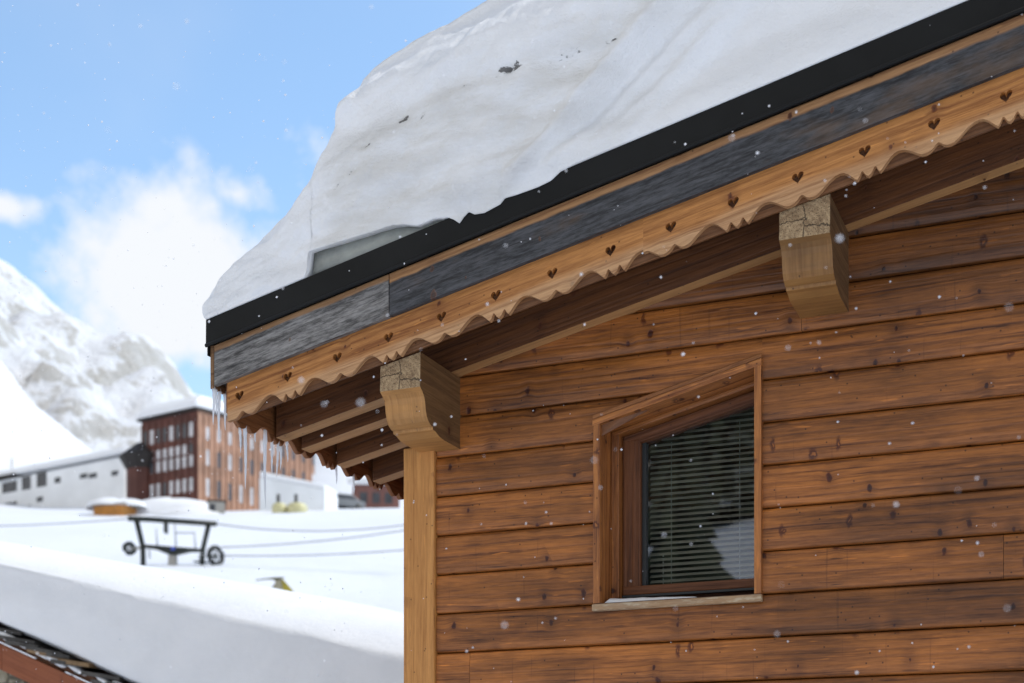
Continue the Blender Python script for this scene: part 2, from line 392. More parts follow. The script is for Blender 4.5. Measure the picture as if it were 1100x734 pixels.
# ================================================================== THE CHALET
chalet = thing('chalet', 'larch log-clad chalet with carved verge board and black metal roof edge, filling the right side', 'chalet', (-0.8, 2.5, GZ))
PITCH = .1695; Z0 = .552
XL, XE = -2.745, 2*XR+2.745
def roof_lim(z):      # x where the underside of the roof boards reaches height z (left slope)
    return (z - 2.0)/T - 2.8
WL, WR = -2.016, -1.315
def head_x(z): return -2.016 + (z-1.652)/.2365
def plank(mb, segs, zb, tint):
    prof = [(.0, .030), (.0006, .014), (.0016, .001), (.0045, -.0088), (.012, -.0122), (.045, -.0143), (.085, -.0152), (.125, -.0143), (.155, -.0122), (.164, -.0085), (.1672, .001), (.1688, .014), (PITCH-.0005, .030), (PITCH-.0005, .055), (.155, .055), (.125, .055), (.105, .055), (.085, .055), (.065, .055), (.045, .055), (.0, .055)]
    for fa, fb in segs:
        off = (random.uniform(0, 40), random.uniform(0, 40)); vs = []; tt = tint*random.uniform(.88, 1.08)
        for zz, yy in prof: vs.append((fa(zb+zz), yy, zb+zz))
        for zz, yy in prof: vs.append((fb(zb+zz), yy, zb+zz))
        n = len(prof)
        mb.add(vs, [(i, (i+1) % n, n+(i+1) % n, n+i) for i in range(n)], off=off, tint=tt, smooth=True)
        mb.add(vs, [tuple(range(n-1, -1, -1)), tuple(range(n, 2*n))], off=off, tint=tt*.6)
wall = MB(); K = lambda c: (lambda z: c)
joints = {-1: [-2.585], 1: [-.41], 6: [.3], 7: [-1.16], 4: [.8], -3: [-1.2], 2: [.55], 3: [-.2]}
tints = {-2: .78, -1: 1.06, 0: .84, 1: 1.05, 2: .9, 3: 1.1, 4: .92, 5: 1.06, 6: 1.02, 7: .85, 8: .52, 9: .34, 10: .32, 11: .32}  # top rows darkened in colour to imitate shade under the eave
for k in range(-9, 16):
    zb = Z0 + PITCH*k
    zt = zb + PITCH
    left = (lambda z: max(XL, roof_lim(z)))
    right = (lambda z: min(XE, 2*XR - roof_lim(z)))
    if left(zt) > right(zt) - .1: break
    js = sorted(joints.get(k-1, [])+([1.9] if k % 2 else [2.9]))
    spans = []
    if zt > .90 and zb < 1.817:
        if zb >= 1.652-PITCH:
            le = (lambda z: max(WL, min(WR+.3, head_x(z))))
        else: le = K(WL)
        if zb < 1.64: spans.append((left, le))
        else: spans.append((left, lambda z: max(WL, min(WR, head_x(z)))))
        spans.append((K(WR), right))
    else: spans.append((left, right))
    segs = []
    for fa, fb in spans:
        cur = fa
        for j in js:
            if j > fa(zb)+.05 and j < min(fb(zb), fb(zt))-.05 and j > max(fa(zb), fa(zt))+.05:
                segs.append((cur, K(j-.0008))); cur = K(j+.0008)
        segs.append((cur, fb))
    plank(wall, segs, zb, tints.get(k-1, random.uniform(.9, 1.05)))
wall.build('wall', M['wall'], chalet)
# side and back walls, floor, stone plinth
sw = MB()
zl = GZ+.7
for k in range(22):
    zb = Z0 - 9*PITCH + k*PITCH
    if zb + PITCH > 1.86: break
    for xa, xb in ((-2.885, -2.84), (XE+.09, XE+.14)):
        sw.box((xa, .12, zb), (xb, 6.4, zb+PITCH-.004), grain='y', tint=random.uniform(.88, 1.05))
    sw.box((-2.84, 6.36, zb), (XE+.09, 6.4, zb+PITCH-.004), tint=random.uniform(.88, 1.05))
sw.prism([(-2.84, 1.85), (XE+.09, 1.85), (XR, 2.84)], 'y', 6.36, 6.4)
sw.build('side_wall', M['wall'], chalet)
pl = MB(); pl.box((-2.9, -.02, GZ-.3), (XE+.15, 6.42, Z0-9*PITCH-.002)); 
M['stone'] = plain('grey_stone', (.27, .25, .22), .8, .35, 5., 0., .6, 12.)
pl.build('plinth', M['stone'], chalet)
# dark room behind the glass
rm = MB()
rm.box((-2.83, 2.9, -.9), (-.3, 2.94, 1.9)); rm.box((-2.83, .1, -.95), (-.3, 2.9, -.9)); rm.box((-.34, .1, -.9), (-.3, 2.9, 1.9))
rm.build('room_lining', M['room'], chalet)
# corner post
cp = MB(); cp.box((-2.896, -.032, GZ+.3), (-2.747, .118, 1.62), grain='z', end=1)
cp.build('corner_post', [M['post'], M['post_end']], chalet, bevel=.006)

# purlins with their carved ends
def purlin(x0, x1, dz, tint):
    prof = [(.6, 1.9), (-.394, 1.9), (-.398, 1.758), (-.378, 1.745), (-.362, 1.73), (-.353, 1.71), (-.347, 1.68), (-.338, 1.655), (-.322, 1.637), (-.302, 1.627), (-.288, 1.6225), (-.2835, 1.629), (-.279, 1.6125),
            (-.255, 1.611), (-.215, 1.598), (-.17, 1.5945), (.6, 1.594)]
    prof = [(y, z+dz) for y, z in prof]
    n = len(prof); mb = MB(); h = T*(x1-x0)
    va = [(x0, y, z) for y, z in prof]; vb = [(x1, y, z) for y, z in prof]
    va[0] = (x0, .6, 1.862+dz); va[1] = (x0, -.394, 1.862+dz)
    vs = va+vb
    mb.add(vs, [(1, 2, n+2, n+1)], grain='y', mi=1, end=1, tint=tint)
    mb.add(vs, [(i, (i+1) % n, n+(i+1) % n, n+i) for i in range(n) if i != 1 and i < n-1], grain='z' , end=0, tint=tint)
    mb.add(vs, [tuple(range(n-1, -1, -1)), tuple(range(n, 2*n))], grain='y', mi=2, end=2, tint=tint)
    o = mb.build('purlin', [M['purlin'], M['end'], M['purlin_side']], chalet, bevel=.005)
    return o
purlin(-2.815, -2.631, 0., 1.)
purlin(-1.163, -.978, .364, .8)
purlin(XR-.1, XR+.1, .36+.5, .8)
for k, x in enumerate((2*XR+.978, 2*XR+2.631)): purlin(x, x+.184, .364*(1-k), .85)

# rafters, soffit, deck
for side, mp in ((0, sl), (1, sr)):
    for i, y in enumerate((-.082, .135, .46, .825, 1.19, 1.56, 1.93, 2.3, 2.67, 3.04, 3.4, 3.77, 4.14, 4.5, 4.87, 5.24, 5.6, 5.97, 6.34)):
        if side and i > 3: continue
        mb = MB(); x0, x1, y1, za, zb_ = -3.512, XR-.005, y+.083, 1.873, 2.018
        vs = [(x0,y,za),(x1,y,za),(x1,y1,za),(x0,y1,za),(x0,y,zb_),(x1,y,zb_),(x1,y1,zb_),(x0,y1,zb_)]
        off = (random.uniform(0, 40), random.uniform(0, 40)); ti = random.uniform(.9, 1.05)
        mb.add(vs, [(0,3,2,1)], mp=mp, off=off, tint=ti); mb.add(vs, [(4,5,6,7),(0,1,5,4),(1,2,6,5),(2,3,7,6),(3,0,4,7)], mp=mp, off=off, tint=ti, mi=1)  # dark material on the sides imitates eave shade, lighter underside imitates bounce
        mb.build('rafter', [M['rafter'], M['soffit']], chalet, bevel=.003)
    sf = MB()
    xs = -3.53
    while xs < XR-.02:
        xe = min(xs+.12, XR-.003)
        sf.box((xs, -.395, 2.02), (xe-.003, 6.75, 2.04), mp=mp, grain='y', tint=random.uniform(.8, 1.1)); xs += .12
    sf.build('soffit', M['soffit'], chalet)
    dk = MB(); dk.box((-3.575, -.433, 2.042), (XR-.002, 6.8, 2.285), mp=mp); dk.build('roof_deck', M['black'], chalet)

# verge: black flashing, weathered board, scalloped board, inner board
PER = .477; C0 = -2.504
half = [(0., 1.886), (.008, 1.882), (.018, 1.872), (.03, 1.865), (.043, 1.8625), (.056, 1.865), (.072, 1.875), (.09, 1.889), (.106, 1.900), (.122, 1.907), (.14, 1.9095), (.155, 1.906), (.17, 1.896), (.184, 1.882), (.194, 1.871), (.203, 1.8625), (.209, 1.869), (.2165, 1.884), (.221, 1.8875), (.2265, 1.883), (.235, 1.869), (.2445, 1.8615)]
pat = half + [(.489-a, h) for a, h in reversed(half[:-1])]
pat = [(a*PER/.489, h) for a, h in pat[:-1]]
def scallop(x0, x1, c0, top, lift=0.):
    pts = [(x1, top), (x0, top)]
    k = math.floor((x0-c0)/PER)-1; row = []
    while c0+k*PER < x1+PER:
        row += [(c0+k*PER+a, h+lift) for a, h in pat]; k += 1
    row = [p for p in row if x0+.004 < p[0] < x1-.004]
    return pts + [(x0, row[0][1])] + row + [(x1, row[-1][1])]
def heart(cx, cz, w=.045, h=.046, skew=0.):
    pts = []
    for i in range(22):
        t = 2*math.pi*i/22
        x = 16*math.sin(t)**3; y = 13*math.cos(t)-5*math.cos(2*t)-2*math.cos(3*t)-math.cos(4*t)
        pts.append((cx + x/32*w, cz + (y+2)/30*h - T*.0*x))
    return pts
hearts = [-2.518 + .2385*k for k in range(-4, 16)]
# the board is built in overlapping lengths; hearts are real holes
for mp, cut in ((sl, [-3.532, -1.672, XR-.003]), (sr, [-3.532, -1.672, XR-.003])):
    for a, b in zip(cut, cut[1:]):
        a2 = a if a == cut[0] else a+.001
        hs = [heart(x, 1.951) for x in hearts if a2+.03 < x < b-.03]
        flat_cut('verge_board', scallop(a2, b-.0005, C0, 2.03), hs, .021, M['verge'], mp, chalet, tint=random.uniform(.95, 1.05), y0=-.4235)
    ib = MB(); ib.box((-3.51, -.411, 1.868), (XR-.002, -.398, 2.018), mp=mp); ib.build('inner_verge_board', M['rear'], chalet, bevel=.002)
    segs = [(-3.583, -2.742, 'silver', 1.), (-2.739, XR-.002, 'grey', 1.)]
    for a, b, mt, ti in segs:
        mb = MB(); off = (random.uniform(0, 40), random.uniform(0, 40))
        def hmap(p, mp=mp): return mp((p[0], p[1], p[2]+2.026))
        mb.box((a, -.461, 0.), (b, -.436, .172), mp=hmap, off=off, tint=ti)
        o = mb.build('weathered_board', M[mt], chalet, bevel=.003)
    fl = MB()
    fl.prism([(-.488, 2.194), (-.4865, 2.307), (-.39, 2.309), (-.39, 2.306), (-.478, 2.303), (-.480, 2.192)], 'x', -3.606, XR-.001, mp=mp)
    fl.tube([(-3.606, -.488, 2.197), (XR-.001, -.488, 2.197)], .0085, 8, mp=mp)
    fl.build('metal_flashing', M['metal'], chalet)
# eave boards running back along the low edge (left side; the right eave mirrors it)
for mp in (lambda p: p, lambda p: (2*XR-p[0], p[1], p[2])):
    mpe = (lambda q, mp=mp: mp((-3.545 + q[1], q[0], q[2]-.158)))
    flat_cut('eave_board', scallop(-.408, 6.7, -.275, 2.03), [], .02, M['eaveb'], mpe, chalet, y0=0.)
    eb = MB(); eb.box((-3.604, -.458, 1.845), (-3.586, 6.75, 2.03), grain='y', mp=mp, tint=.5)
    eb.build('eave_fascia', M['grey'], chalet, bevel=.002)
    ef = MB(); ef.box((-3.611, -.47, 1.985), (-3.606, 6.78, 2.13), grain='y', mp=mp); ef.build('eave_flashing', M['metal'], chalet)

# ---------------------------------------------------------------- the window
WSL = .2365
win = thing('window', '', '', (-1.665, .0, .88)); del win['label']; del win['category']
attach(win, chalet)
def wmap(p): return (p[0], p[1], p[2] + WSL*(p[0]+2.016))     # follows the sloping head
tr = MB()
tr.box((-2.017, -.036, .8895), (-1.987, .205, 1.645), grain='z', tint=1.05)                      # left jamb lining
tr.box((-1.343, -.036, .8895), (-1.3145, .205, 1.80), grain='z', tint=1.1)                      # right jamb lining
tr.box((-2.019, -.038, 1.624), (-1.313, .205, 1.652), mp=wmap, tint=1.15)                       # head lining
tr.box((-2.019, -.034, 1.6535), (-1.313, -.018, 1.672), mp=wmap, tint=.8)
tr.build('casing', M['casing'], win, bevel=.003)
# fixed inner frame, stepped
fr = MB()
fr.box((-1.9865, .105, .93), (-1.952, .203, 1.62), grain='z', tint=.85)
fr.box((-1.986, .105, 1.602), (-1.344, .203, 1.6235), mp=wmap, tint=.8)
fr.build('inner_frame', M['casing'], win, bevel=.004)
sa = MB()
sa.box((-1.951, .15, .948), (-1.872, .215, 1.60), grain='z'); sa.box((-1.37, .15, .948), (-1.3445, .215, 1.72), grain='z')
sa.box((-1.95, .151, 1.553), (-1.346, .214, 1.601), mp=wmap); sa.box((-1.95, .148, .946), (-1.345, .216, .984))
sa.build('sash', M['sash'], win, bevel=.005)
rb = MB(); rb.box((-1.8725, .176, .985), (-1.855, .21, 1.6), grain='z'); rb.build('gasket', M['black'], win)
rw = MB(); rw.box((-1.96, .146, .936), (-1.345, .165, .9455)); rw.build('drip_rail', M['black'], win)
gp = MB(); gp.add([(-1.87, .19, .983), (-1.347, .19, .983), (-1.347, .19, 1.553+WSL*.669+.02), (-1.87, .19, 1.553+WSL*.146+.02)], [(0, 1, 2, 3)])
gp.build('pane', M['glass'], win)
# sill, sloping outward
si = MB(); si.box((-2.021, -.040, .859), (-1.312, -.0165, .8885))
si.build('sill', M['sill'], win, bevel=.004)
si = MB(); si.prism([(-.038, .889), (-.038, .8905), (.17, .920), (.25, .925), (.25, .889)], 'x', -2.016, -1.315, tint=.6)  # dark wood and tint imitate the shade under the sash rail
si.build('sill_board', M['sash'], win)
# back-of-sill shadow gap closure
sb = MB(); sb.box((-1.95, .217, .86), (-1.345, .235, .99)); sb.build('apron', M['sash'], win)
# venetian blind: slats with a slight crown
bl = MB(); z = .992; i = 0
while z < 1.75:
    xl = max(-1.862, -2.016 + (z+.01-1.58)/WSL); 
    if xl > -1.40: break
    a = math.radians(38 + random.uniform(-2.5, 2.5)); sag = random.uniform(-.0012, .0012)
    pr = []
    for t in (-1, -.5, 0, .5, 1):
        yy = .262 + t*.0125*math.cos(a); zz = z + t*.0125*math.sin(a) + (1-t*t)*.0018
        pr.append((yy, zz))
    n = len(pr); vs = [(xl, y_, z_) for y_, z_ in pr]+[(-1.34, y_, z_+sag) for y_, z_ in pr]
    bl.add(vs, [(k, k+1, n+k+1, n+k) for k in range(n-1)], smooth=True); z += .0232; i += 1
blo = bl.build('blind', M['blind'], win)
cd = MB()
for x, zt in ((-1.765, 1.60), (-1.47, 1.66)): cd.tube([(x, .246, .985), (x, .246, zt)], .0013, 5)
for k in range(9): cd.tube([(-1.80, .243, 1.0+.0145*k), (-1.80, .243, 1.008+.0145*k)], .0026, 6)
cd.build('blind_cord', M['blindcord'], win)

# ================================================================== SNOW ON THE ROOF
thick = [(-3.605, .165), (-3.59, .215), (-3.55, .27), (-3.50, .303), (-3.43, .322), (-3.36, .342), (-3.29, .39), (-3.22, .46), (-3.14, .545), (-3.085, .625), (-3.045, .70), (-3.02, .775), (-3.0, .835), (-2.975, .878), (-2.93, .902), (-2.88, .912), (-2.77, .925),
         (-2.55, .945), (-2.3, .97), (-1.9, 1.0), (-1.2, 1.03), (.2, 1.06), (1.3, 1.07)]
botrel = [(-3.6, .0), (-3.12, .002), (-3.108, .02), (-3.10, .102), (-2.98, .09), (-2.795, .070), (-2.709, .063), (-2.652, .044), (-2.595, .017), (-2.525, .018), (-2.462, .001), (-2.434, -.020), (-2.411, -.043), (-2.393, -.025), (-2.372, -.012), (-2.345, -.033), (-2.304, -.043), (-2.237, -.035), (-2.217, -.018), (-2.17, -.024), (-2.077, -.029), (-2.025, -.025), (-1.986, -.004), (-1.921, .001), (-1.7, .0), (1.3, .0)]
HT = 2.308
def roof_snow():
    xs = []
    x = -3.605
    while x < XR: xs.append(x); x += (.006 if x < -1.6 else .03)
    xs.append(XR)
    full = xs + [2*XR - q for q in reversed(xs[:-1])]
    ts = [0, .006, .014, .025, .04] + [.055+.0145*i for i in range(63)] + [.97, .985, 1.]
    back = [.1, .25, .5, .9, 1.5, 2.5, 4., 6., 6.9]
    verts = []; dirt = []; old = []; nrow = 3+len(ts)+len(back)
    for q in full:
        xx = q if q <= XR else 2*XR-q
        mirror = q > XR
        th = lerp_tab(thick, xx); b = lerp_tab(botrel, xx) if not mirror else 0.
        zr = T*(xx+2.8)
        reach = min(1., th/.8)
        over = -.02 + .10*smooth(-3.1, -2.7, xx) - .075*smooth(-2.05, -1.55, xx + .3*0)     # how far the front leans out
        # retreating facet to the right of the diagonal crease
        col = []
        col.append((q, -.36, HT-.004, 0, 0)); col.append((q, -.37, HT+max(b, .0)+.004, 0, 0)); col.append((q, -.455, HT+b+.006 if b > .01 else HT+b*.6+.003, 0, .2))
        for t in ts:
            h = b + (th-b)*t
            yb = -.492 - over*math.sin(math.pi*min(1., t*1.15))*.9
            yb += .20*smooth(.62, 1., t)**1.5*reach + .05*t
            crease = xx - (-2.2 + 1.33*h); fac2 = xx - (-1.75 + .95*h)
            low_ = smooth(0., .25, t)*(1-smooth(.75, .95, t))
            yb += .055*smooth(-.01, .09, crease)*low_ + .05*smooth(-.01, .12, fac2)*low_
            yb -= .035*math.exp(-((crease+.03)/.05)**2)*smooth(.02, .12, t)*(1-smooth(.55, .8, t))
            yb += .012*math.sin(38*(crease-.25*h))*smooth(-.02, .05, crease)*(1-smooth(.3, .5, crease))*low_
            p = Vector((q, 0, h))
            amp = smooth(0., .1, t)*(1-.65*smooth(-1.9, -1.4, xx))*(1-.5*smooth(.75, 1., t))
            yb += amp*.8*(.06*mn.noise(Vector((q*2.2+.8*h, h*4.2, 1.3))) + .034*mn.noise(Vector((q*5.+2*h, h*9., 4.))) + .014*mn.noise(Vector((q*13., h*19., 2.))) + .006*mn.noise(Vector((q*30., h*40., 9.))))
            # wind scoops
            yb += amp*.03*math.sin(9.*h - 3.*q + 2.*mn.noise(Vector((q*1.5, h*1.5, 7.))))*smooth(-2.4, -1.8, xx)
            # dirt line climbing with the slope, with pits
            dd = 0.
            if -2.45 < xx < -1.45:
                hl = .465 - .045*smooth(-2.3, -2.0, xx) - .02*smooth(-1.9, -1.6, xx) + .012*mn.noise(Vector((q*9, 2, 0)))
                dd = math.exp(-((h-hl)/.016)**2)*(.45+1.1*mn.noise(Vector((q*8, 5, 1))))*(1-.6*smooth(-1.75, -1.5, xx))
            dd += 1.3*math.exp(-(((xx+2.655)/.026)**2+((h-.458)/.016)**2))
            dd += .7*math.exp(-(((xx+2.80)/.05)**2+((h-.415)/.02)**2)) + .35*math.exp(-(((xx+2.93)/.06)**2+((h-.33)/.03)**2))
            dd += .35*math.exp(-(((xx+2.55)/.09)**2+((h-.43)/.02)**2))
            dd = max(0., min(1., dd)); yb += .03*dd*max(0, mn.noise(Vector((q*25, h*40, 3)))+.3)
            od = smooth(-3.15, -2.95, xx)*(1-smooth(-.05, .1, crease))*(1-smooth(.42, .56, h)) + .35*smooth(0, .1, crease)*(1-smooth(-.02, .05, fac2))
            z = HT + h
            if xx < -3.4: pass
            col.append((q, yb, z, dd, od))
        yl = col[-1][1]; zl_ = col[-1][2]
        for d in back:
            z = zl_ + .05*smooth(0, .6, d) + .03*mn.noise(Vector((q*1.2, d*1.2, 2.)))*smooth(0, .5, d)
            if d > 6.2: z = HT+.05
            col.append((q, yl+d, z, 0, 0))
        for (a, yy, hh, dd, od) in col:
            aa = a
            if xx < -3.35:      # rounded nose over the eave
                f = (hh-HT)/max(th, .05); k = smooth(-3.35, -3.6, xx)
                s_ = -.06*math.sin(math.pi*max(0, min(1, f)))*k
                aa = a + (s_ if not mirror else -s_); 
                yy = yy + .10*k*max(0, min(1, f))**2
            verts.append((aa, yy, hh + T*(xx+2.8))); dirt.append(dd); old.append(od)
    nx = len(full); faces = []
    for i in range(nx-1):
        for j in range(nrow-1):
            a = i*nrow+j; faces.append((a, a+nrow, a+nrow+1, a+1))
    faces.append(tuple(range(nrow))); faces.append(tuple((nx-1)*nrow + j for j in range(nrow-1, -1, -1)))
    me = bpy.data.meshes.new('roof_snow'); me.from_pydata(verts, [], faces)
    a1 = me.attributes.new('dirt', 'FLOAT', 'POINT'); a2 = me.attributes.new('old', 'FLOAT', 'POINT')
    for i in range(len(verts)): a1.data[i].value = dirt[i]; a2.data[i].value = old[i]
    for p in me.polygons: p.use_smooth = len(p.vertices) == 4
    bm = bmesh.new(); bm.from_mesh(me); bmesh.ops.recalc_face_normals(bm, faces=bm.faces); bm.to_mesh(me); bm.free()
    me.materials.append(M['roofsnow'])
    o = bpy.data.objects.new('roof_snow', me); COL.objects.link(o)
    return o
rs = tag(roof_snow(), 'deep overhanging snow drift with dirt specks lying on the chalet roof', 'snow drift')
# old grey ice showing under the drift
ib = MB(); xs = [-3.095+.02*i for i in range(33)]; vs = []
for x in xs:
    b = lerp_tab(botrel, x)+.012; w = .006*mn.noise(Vector((x*12, 0, 0)))
    for (y, h) in ((-.463+w, HT+.002), (-.458+w*2, HT+b*.5), (-.45+w, HT+b), (-.36, HT+b), (-.36, HT+.002)): vs.append((x, y, h))
n = 5
ib.add(vs, [(i*n+j, (i+1)*n+j, (i+1)*n+(j+1) % n, i*n+(j+1) % n) for i in range(len(xs)-1) for j in range(n)] + [tuple(range(n)), tuple((len(xs)-1)*n+j for j in range(n-1, -1, -1))], mp=sl, smooth=True)
o = ib.build('ice_layer', M['oldice']); attach(o, rs)

# snow on the sill
def lump(name, pts, label, cat, mat=None):
    return None
sv = MB(); N = 22
vs = []; rows = 7
for i in range(N):
    t = i/(N-1); x = -1.978 + .40*t
    w = .05*(math.sin(math.pi*min(1, t*1.6+.12)) if t < .3 else 1-.75*t)+.006; hh = .017*(1-t)**.6+.0025+.003*mn.noise(Vector((t*9, 0, 0)))
    if i in (0, N-1): hh = .0005; w *= .5
    for j in range(rows):
        a = math.pi*j/(rows-1); y = -.012 + w - w*math.cos(a)
        vs.append((x, y, .899 + .1418*(y+.038) - .0093 + hh*math.sin(a)**.7 - .0008))
sv.add(vs, [(i*rows+j, (i+1)*rows+j, (i+1)*rows+j+1, i*rows+j+1) for i in range(N-1) for j in range(rows-1)], smooth=True)
tag(sv.build('sill_snow', M['snow']), 'thin strip of snow lying on the window sill of the chalet', 'snow')

# ================================================================== ICICLES
ice_list = [(-3.592, -.451, 1.847, .156), (-3.592, -.432, 1.853, .116), (-3.592, -.408, 1.846, .212), (-3.592, -.368, 1.846, .158),
            (-3.545, -.322, 1.72, .124), (-3.545, -.28, 1.732, .285), (-3.545, -.122, 1.752, .355), (-3.545, -.067, 1.72, .157), (-3.545, -.016, 1.716, .159),
            (-3.545, .010, 1.718, .123), (-3.545, .065, 1.74, .095), (-3.545, .516, 1.745, .105), (-3.545, .687, 1.735, .11),
            (-3.592, -.30, 1.846, .06), (-3.545, -.20, 1.722, .05)]
ice_lab = ['icicle at the outer corner of the roof, leftmost of all', 'short icicle hanging second from the roof corner', 'long icicle third from the outer roof corner', 'icicle fourth from the outer roof corner under the weathered board',
           'short thin icicle left of the thick bright one', 'thick bright icicle over the orange facade of the lodge', 'longest icicle, its tip reaching down to the snow field', 'thin icicle just right of the longest one',
           'double icicle, left one of the close pair under the first rafter', 'double icicle, right one of the close pair under the first rafter', 'short icicle right of the close pair under the rafters', 'lone icicle before white snow between the second and third rafters', 'lone icicle nearest the corner post',
           'tiny icicle behind the roof corner cluster', 'stubby icicle between the thick bright one and the longest one']
for (x, y, z, L), lab in zip(ice_list, ice_lab):
    mb = MB(); n = 13; pts = []; rr = []; r0 = .0062+.0095*L
    lean = random.uniform(-.006, .006)
    for i in range(n):
        t = i/(n-1)
        pts.append((x+lean*t*t, y+.003*math.sin(5*t+L*40), z+.012-(L+.012)*t))
        rr.append(max(.0006, r0*(1-t)**.55*(1+.16*math.sin(t*31+L*77))))
    mb.tube(pts, rr, 9)
    tag(mb.build('icicle', M['ice'], loc=(x, y, z)), lab, 'icicle', 'icicles hanging from the eave')

# ================================================================== TERRAIN
def ground_h(r, d):
    dd = max(d, -400.)
    z = GZ
    tab = [(-1000, 220), (-300, 95), (-120, 40), (-62, 16), (-14, -1.65), (18, -1.65), (34, .3), (60, 9.), (75, 12.6), (120, 25.3), (138, 29.7), (152, 32.8), (175, 38.), (215, 47.), (300, 60.), (500, 95), (3000, 150)]  # unseen ground behind the viewpoint, raised to brighten the pane reflection and fill
    z = lerp_tab(tab, dd)
    z += 1.2*mn.noise(Vector((r*.02, d*.02, 0)))*smooth(20, 60, d) + .35*mn.noise(Vector((r*.09, d*.09, 3)))*smooth(25, 60, d)
    b = r/max(d, 1.); z += 22.*smooth(-.19, -.12, b)*smooth(158, 225, d)
    return z
def grid_mesh(name, rs_, ds_, fn, mat):
    vs = [tuple(V(r, d, fn(r, d))) for r in rs_ for d in ds_]; nd = len(ds_)
    fs = [(i*nd+j, (i+1)*nd+j, (i+1)*nd+j+1, i*nd+j+1) for i in range(len(rs_)-1) for j in range(nd-1)]
    me = bpy.data.meshes.new(name); me.from_pydata(vs, [], fs)
    for p in me.polygons: p.use_smooth = True
    me.materials.append(mat); o = bpy.data.objects.new(name, me); COL.objects.link(o); return struct(o)
rsx = sorted(set([-1500, -900, -600, -400, -300, -220, -160, -130] + [-110+2*i for i in range(80)] + [50+10*i for i in range(12)] + [180, 240, 320, 450, 700, 1100, 1600]))
dsx = [-1000, -600, -300, -200, -120, -80, -50, -40, -25, -12, -4, 4, 10, 15] + [18+2*i for i in range(100)] + [222, 230, 240, 255, 275, 300, 350, 450, 650, 1000, 2000, 3000]
grid_mesh('snow_field', rsx, dsx, ground_h, M['ground_snow'])

# near left-hand snow slope above the white building
hill_tab = [(-420, 130.), (-180, 96.), (-120, 84.), (-81, 73.2), (-76, 66.), (-69.5, 61.), (-63.5, 56.), (-58, 52.5), (-52, 46.), (-40, 36.)]
def hill(r, d):
    crest = lerp_tab(hill_tab, r*230./max(d, 150.) if d > 230 else r)
    base = 34.
    t = smooth(166, 232, d)
    z = base - 6 + (crest-base+6)*t - smooth(240, 330, d)*20
    z += 1.0*mn.noise(Vector((r*.06, d*.05, 8)))*(1-smooth(215, 232, d)*(1-smooth(232, 245, d))*.5)
    return z
grid_mesh('snow_slope', [-420, -300, -220, -180, -150, -130] + [-120+1.5*i for i in range(54)], [160+4*i for i in range(46)], hill, M['ground_snow'])

def mountain_mat():
    m, g = newmat('snowy_rock')
    tc = g.n('ShaderNodeTexCoord'); o = tc.outputs['Object']
    geo = g.n('ShaderNodeNewGeometry'); sp = g.n('ShaderNodeSeparateXYZ'); g.l(geo.outputs['Normal'], sp.inputs[0])
    n1 = g.noise(o, .05, 8., .7); n2 = g.noise(o, .014, 4., .6); n3 = g.noise(o, .16, 5., .65)
    k = g.math('ADD', g.math('MULTIPLY', n1, .6), g.math('ADD', g.math('MULTIPLY', n2, .5), g.math('MULTIPLY', n3, .3)))
    k = g.math('SUBTRACT', k, g.math('MULTIPLY', sp.outputs[2], .38))
    rock = g.mix(g.rng(n3, .35, .65), (.36, .32, .25, 1), (.48, .46, .42, 1))
    c = g.mix(g.rng(k, .445, .50, 0., .7), (.86, .88, .92, 1), rock)
    g.principled(c, .8, g.bump(n1, .9, 9.))
    return m
M['mountain'] = mountain_mat()
crest_tab = [(-900, 520.), (-560, 420.), (-340, 345.), (-283, 307.5), (-262, 296.), (-245, 281.), (-221, 263.), (-205, 256.), (-190, 249.), (-172, 230.), (-148, 207.), (-120, 178.), (-90, 150.), (-40, 118), (60, 95.), (200, 80)]
def mount(r, d):
    c = lerp_tab(crest_tab, r*800./max(d, 420.))
    c *= 1 + .012*mn.noise(Vector((r*.03, 0, 0)))
    t = max(0., min(1., (d-380)/420.))
    z = 70 + (c-70)*(t**.9) if d <= 800 else c - (d-800)*.45
    rid = mn.noise(Vector((r*.022, d*.013, 1)))*26 + mn.noise(Vector((r*.05, d*.035, 5)))*14 + mn.noise(Vector((r*.12, d*.09, 6)))*6
    return z + rid*smooth(0, .25, t)*(1-smooth(.86, 1., t)*.8)
grid_mesh('mountain', [-900+60*i for i in range(9)] + [-400+4*i for i in range(91)] + [-30+20*i for i in range(10)], [380+7*i for i in range(61)] + [820, 860, 920, 1000], mount, M['mountain'])

# ================================================================== NEIGHBOURING CHALET (lower left)
nb = thing('neighbour_chalet', 'stone neighbouring chalet with red-brown verge board and ragged slates, cut by the lower left corner', 'chalet', (-9.5, 7., GZ))
NS = .406
def nbz(x): return 1.64 - NS*(x+8.83)          # slate top line along the gable
NX1 = -4.75
M['rubble'] = None
def rubble():
    m, g = newmat('rubble_stone'); tc = g.n('ShaderNodeTexCoord'); o = tc.outputs['Object']
    vr = g.n('ShaderNodeTexVoronoi', feature='F1'); vr.inputs['Scale'].default_value = 5.; g.l(o, vr.inputs['Vector'])
    ve = g.n('ShaderNodeTexVoronoi', feature='DISTANCE_TO_EDGE'); ve.inputs['Scale'].default_value = 5.; g.l(o, ve.inputs['Vector'])
    cs = g.n('ShaderNodeSeparateColor'); g.l(vr.outputs['Color'], cs.inputs[0])
    n = g.noise(o, 18., 5.)
    c = g.mix(cs.outputs[0], (.42, .36, .24, 1), (.27, .24, .18, 1)); c = g.mix(g.rng(n, .35, .7, 0., .5), c, (.5, .47, .38, 1))
    c = g.mix(g.rng(ve.outputs['Distance'], .02, .07, .8, 0.), c, (.1, .085, .06, 1))
    g.principled(c, .85, g.bump(g.math('ADD', n, g.rng(ve.outputs['Distance'], 0., .1)), .7, .03)); return m
M['rubble'] = rubble()
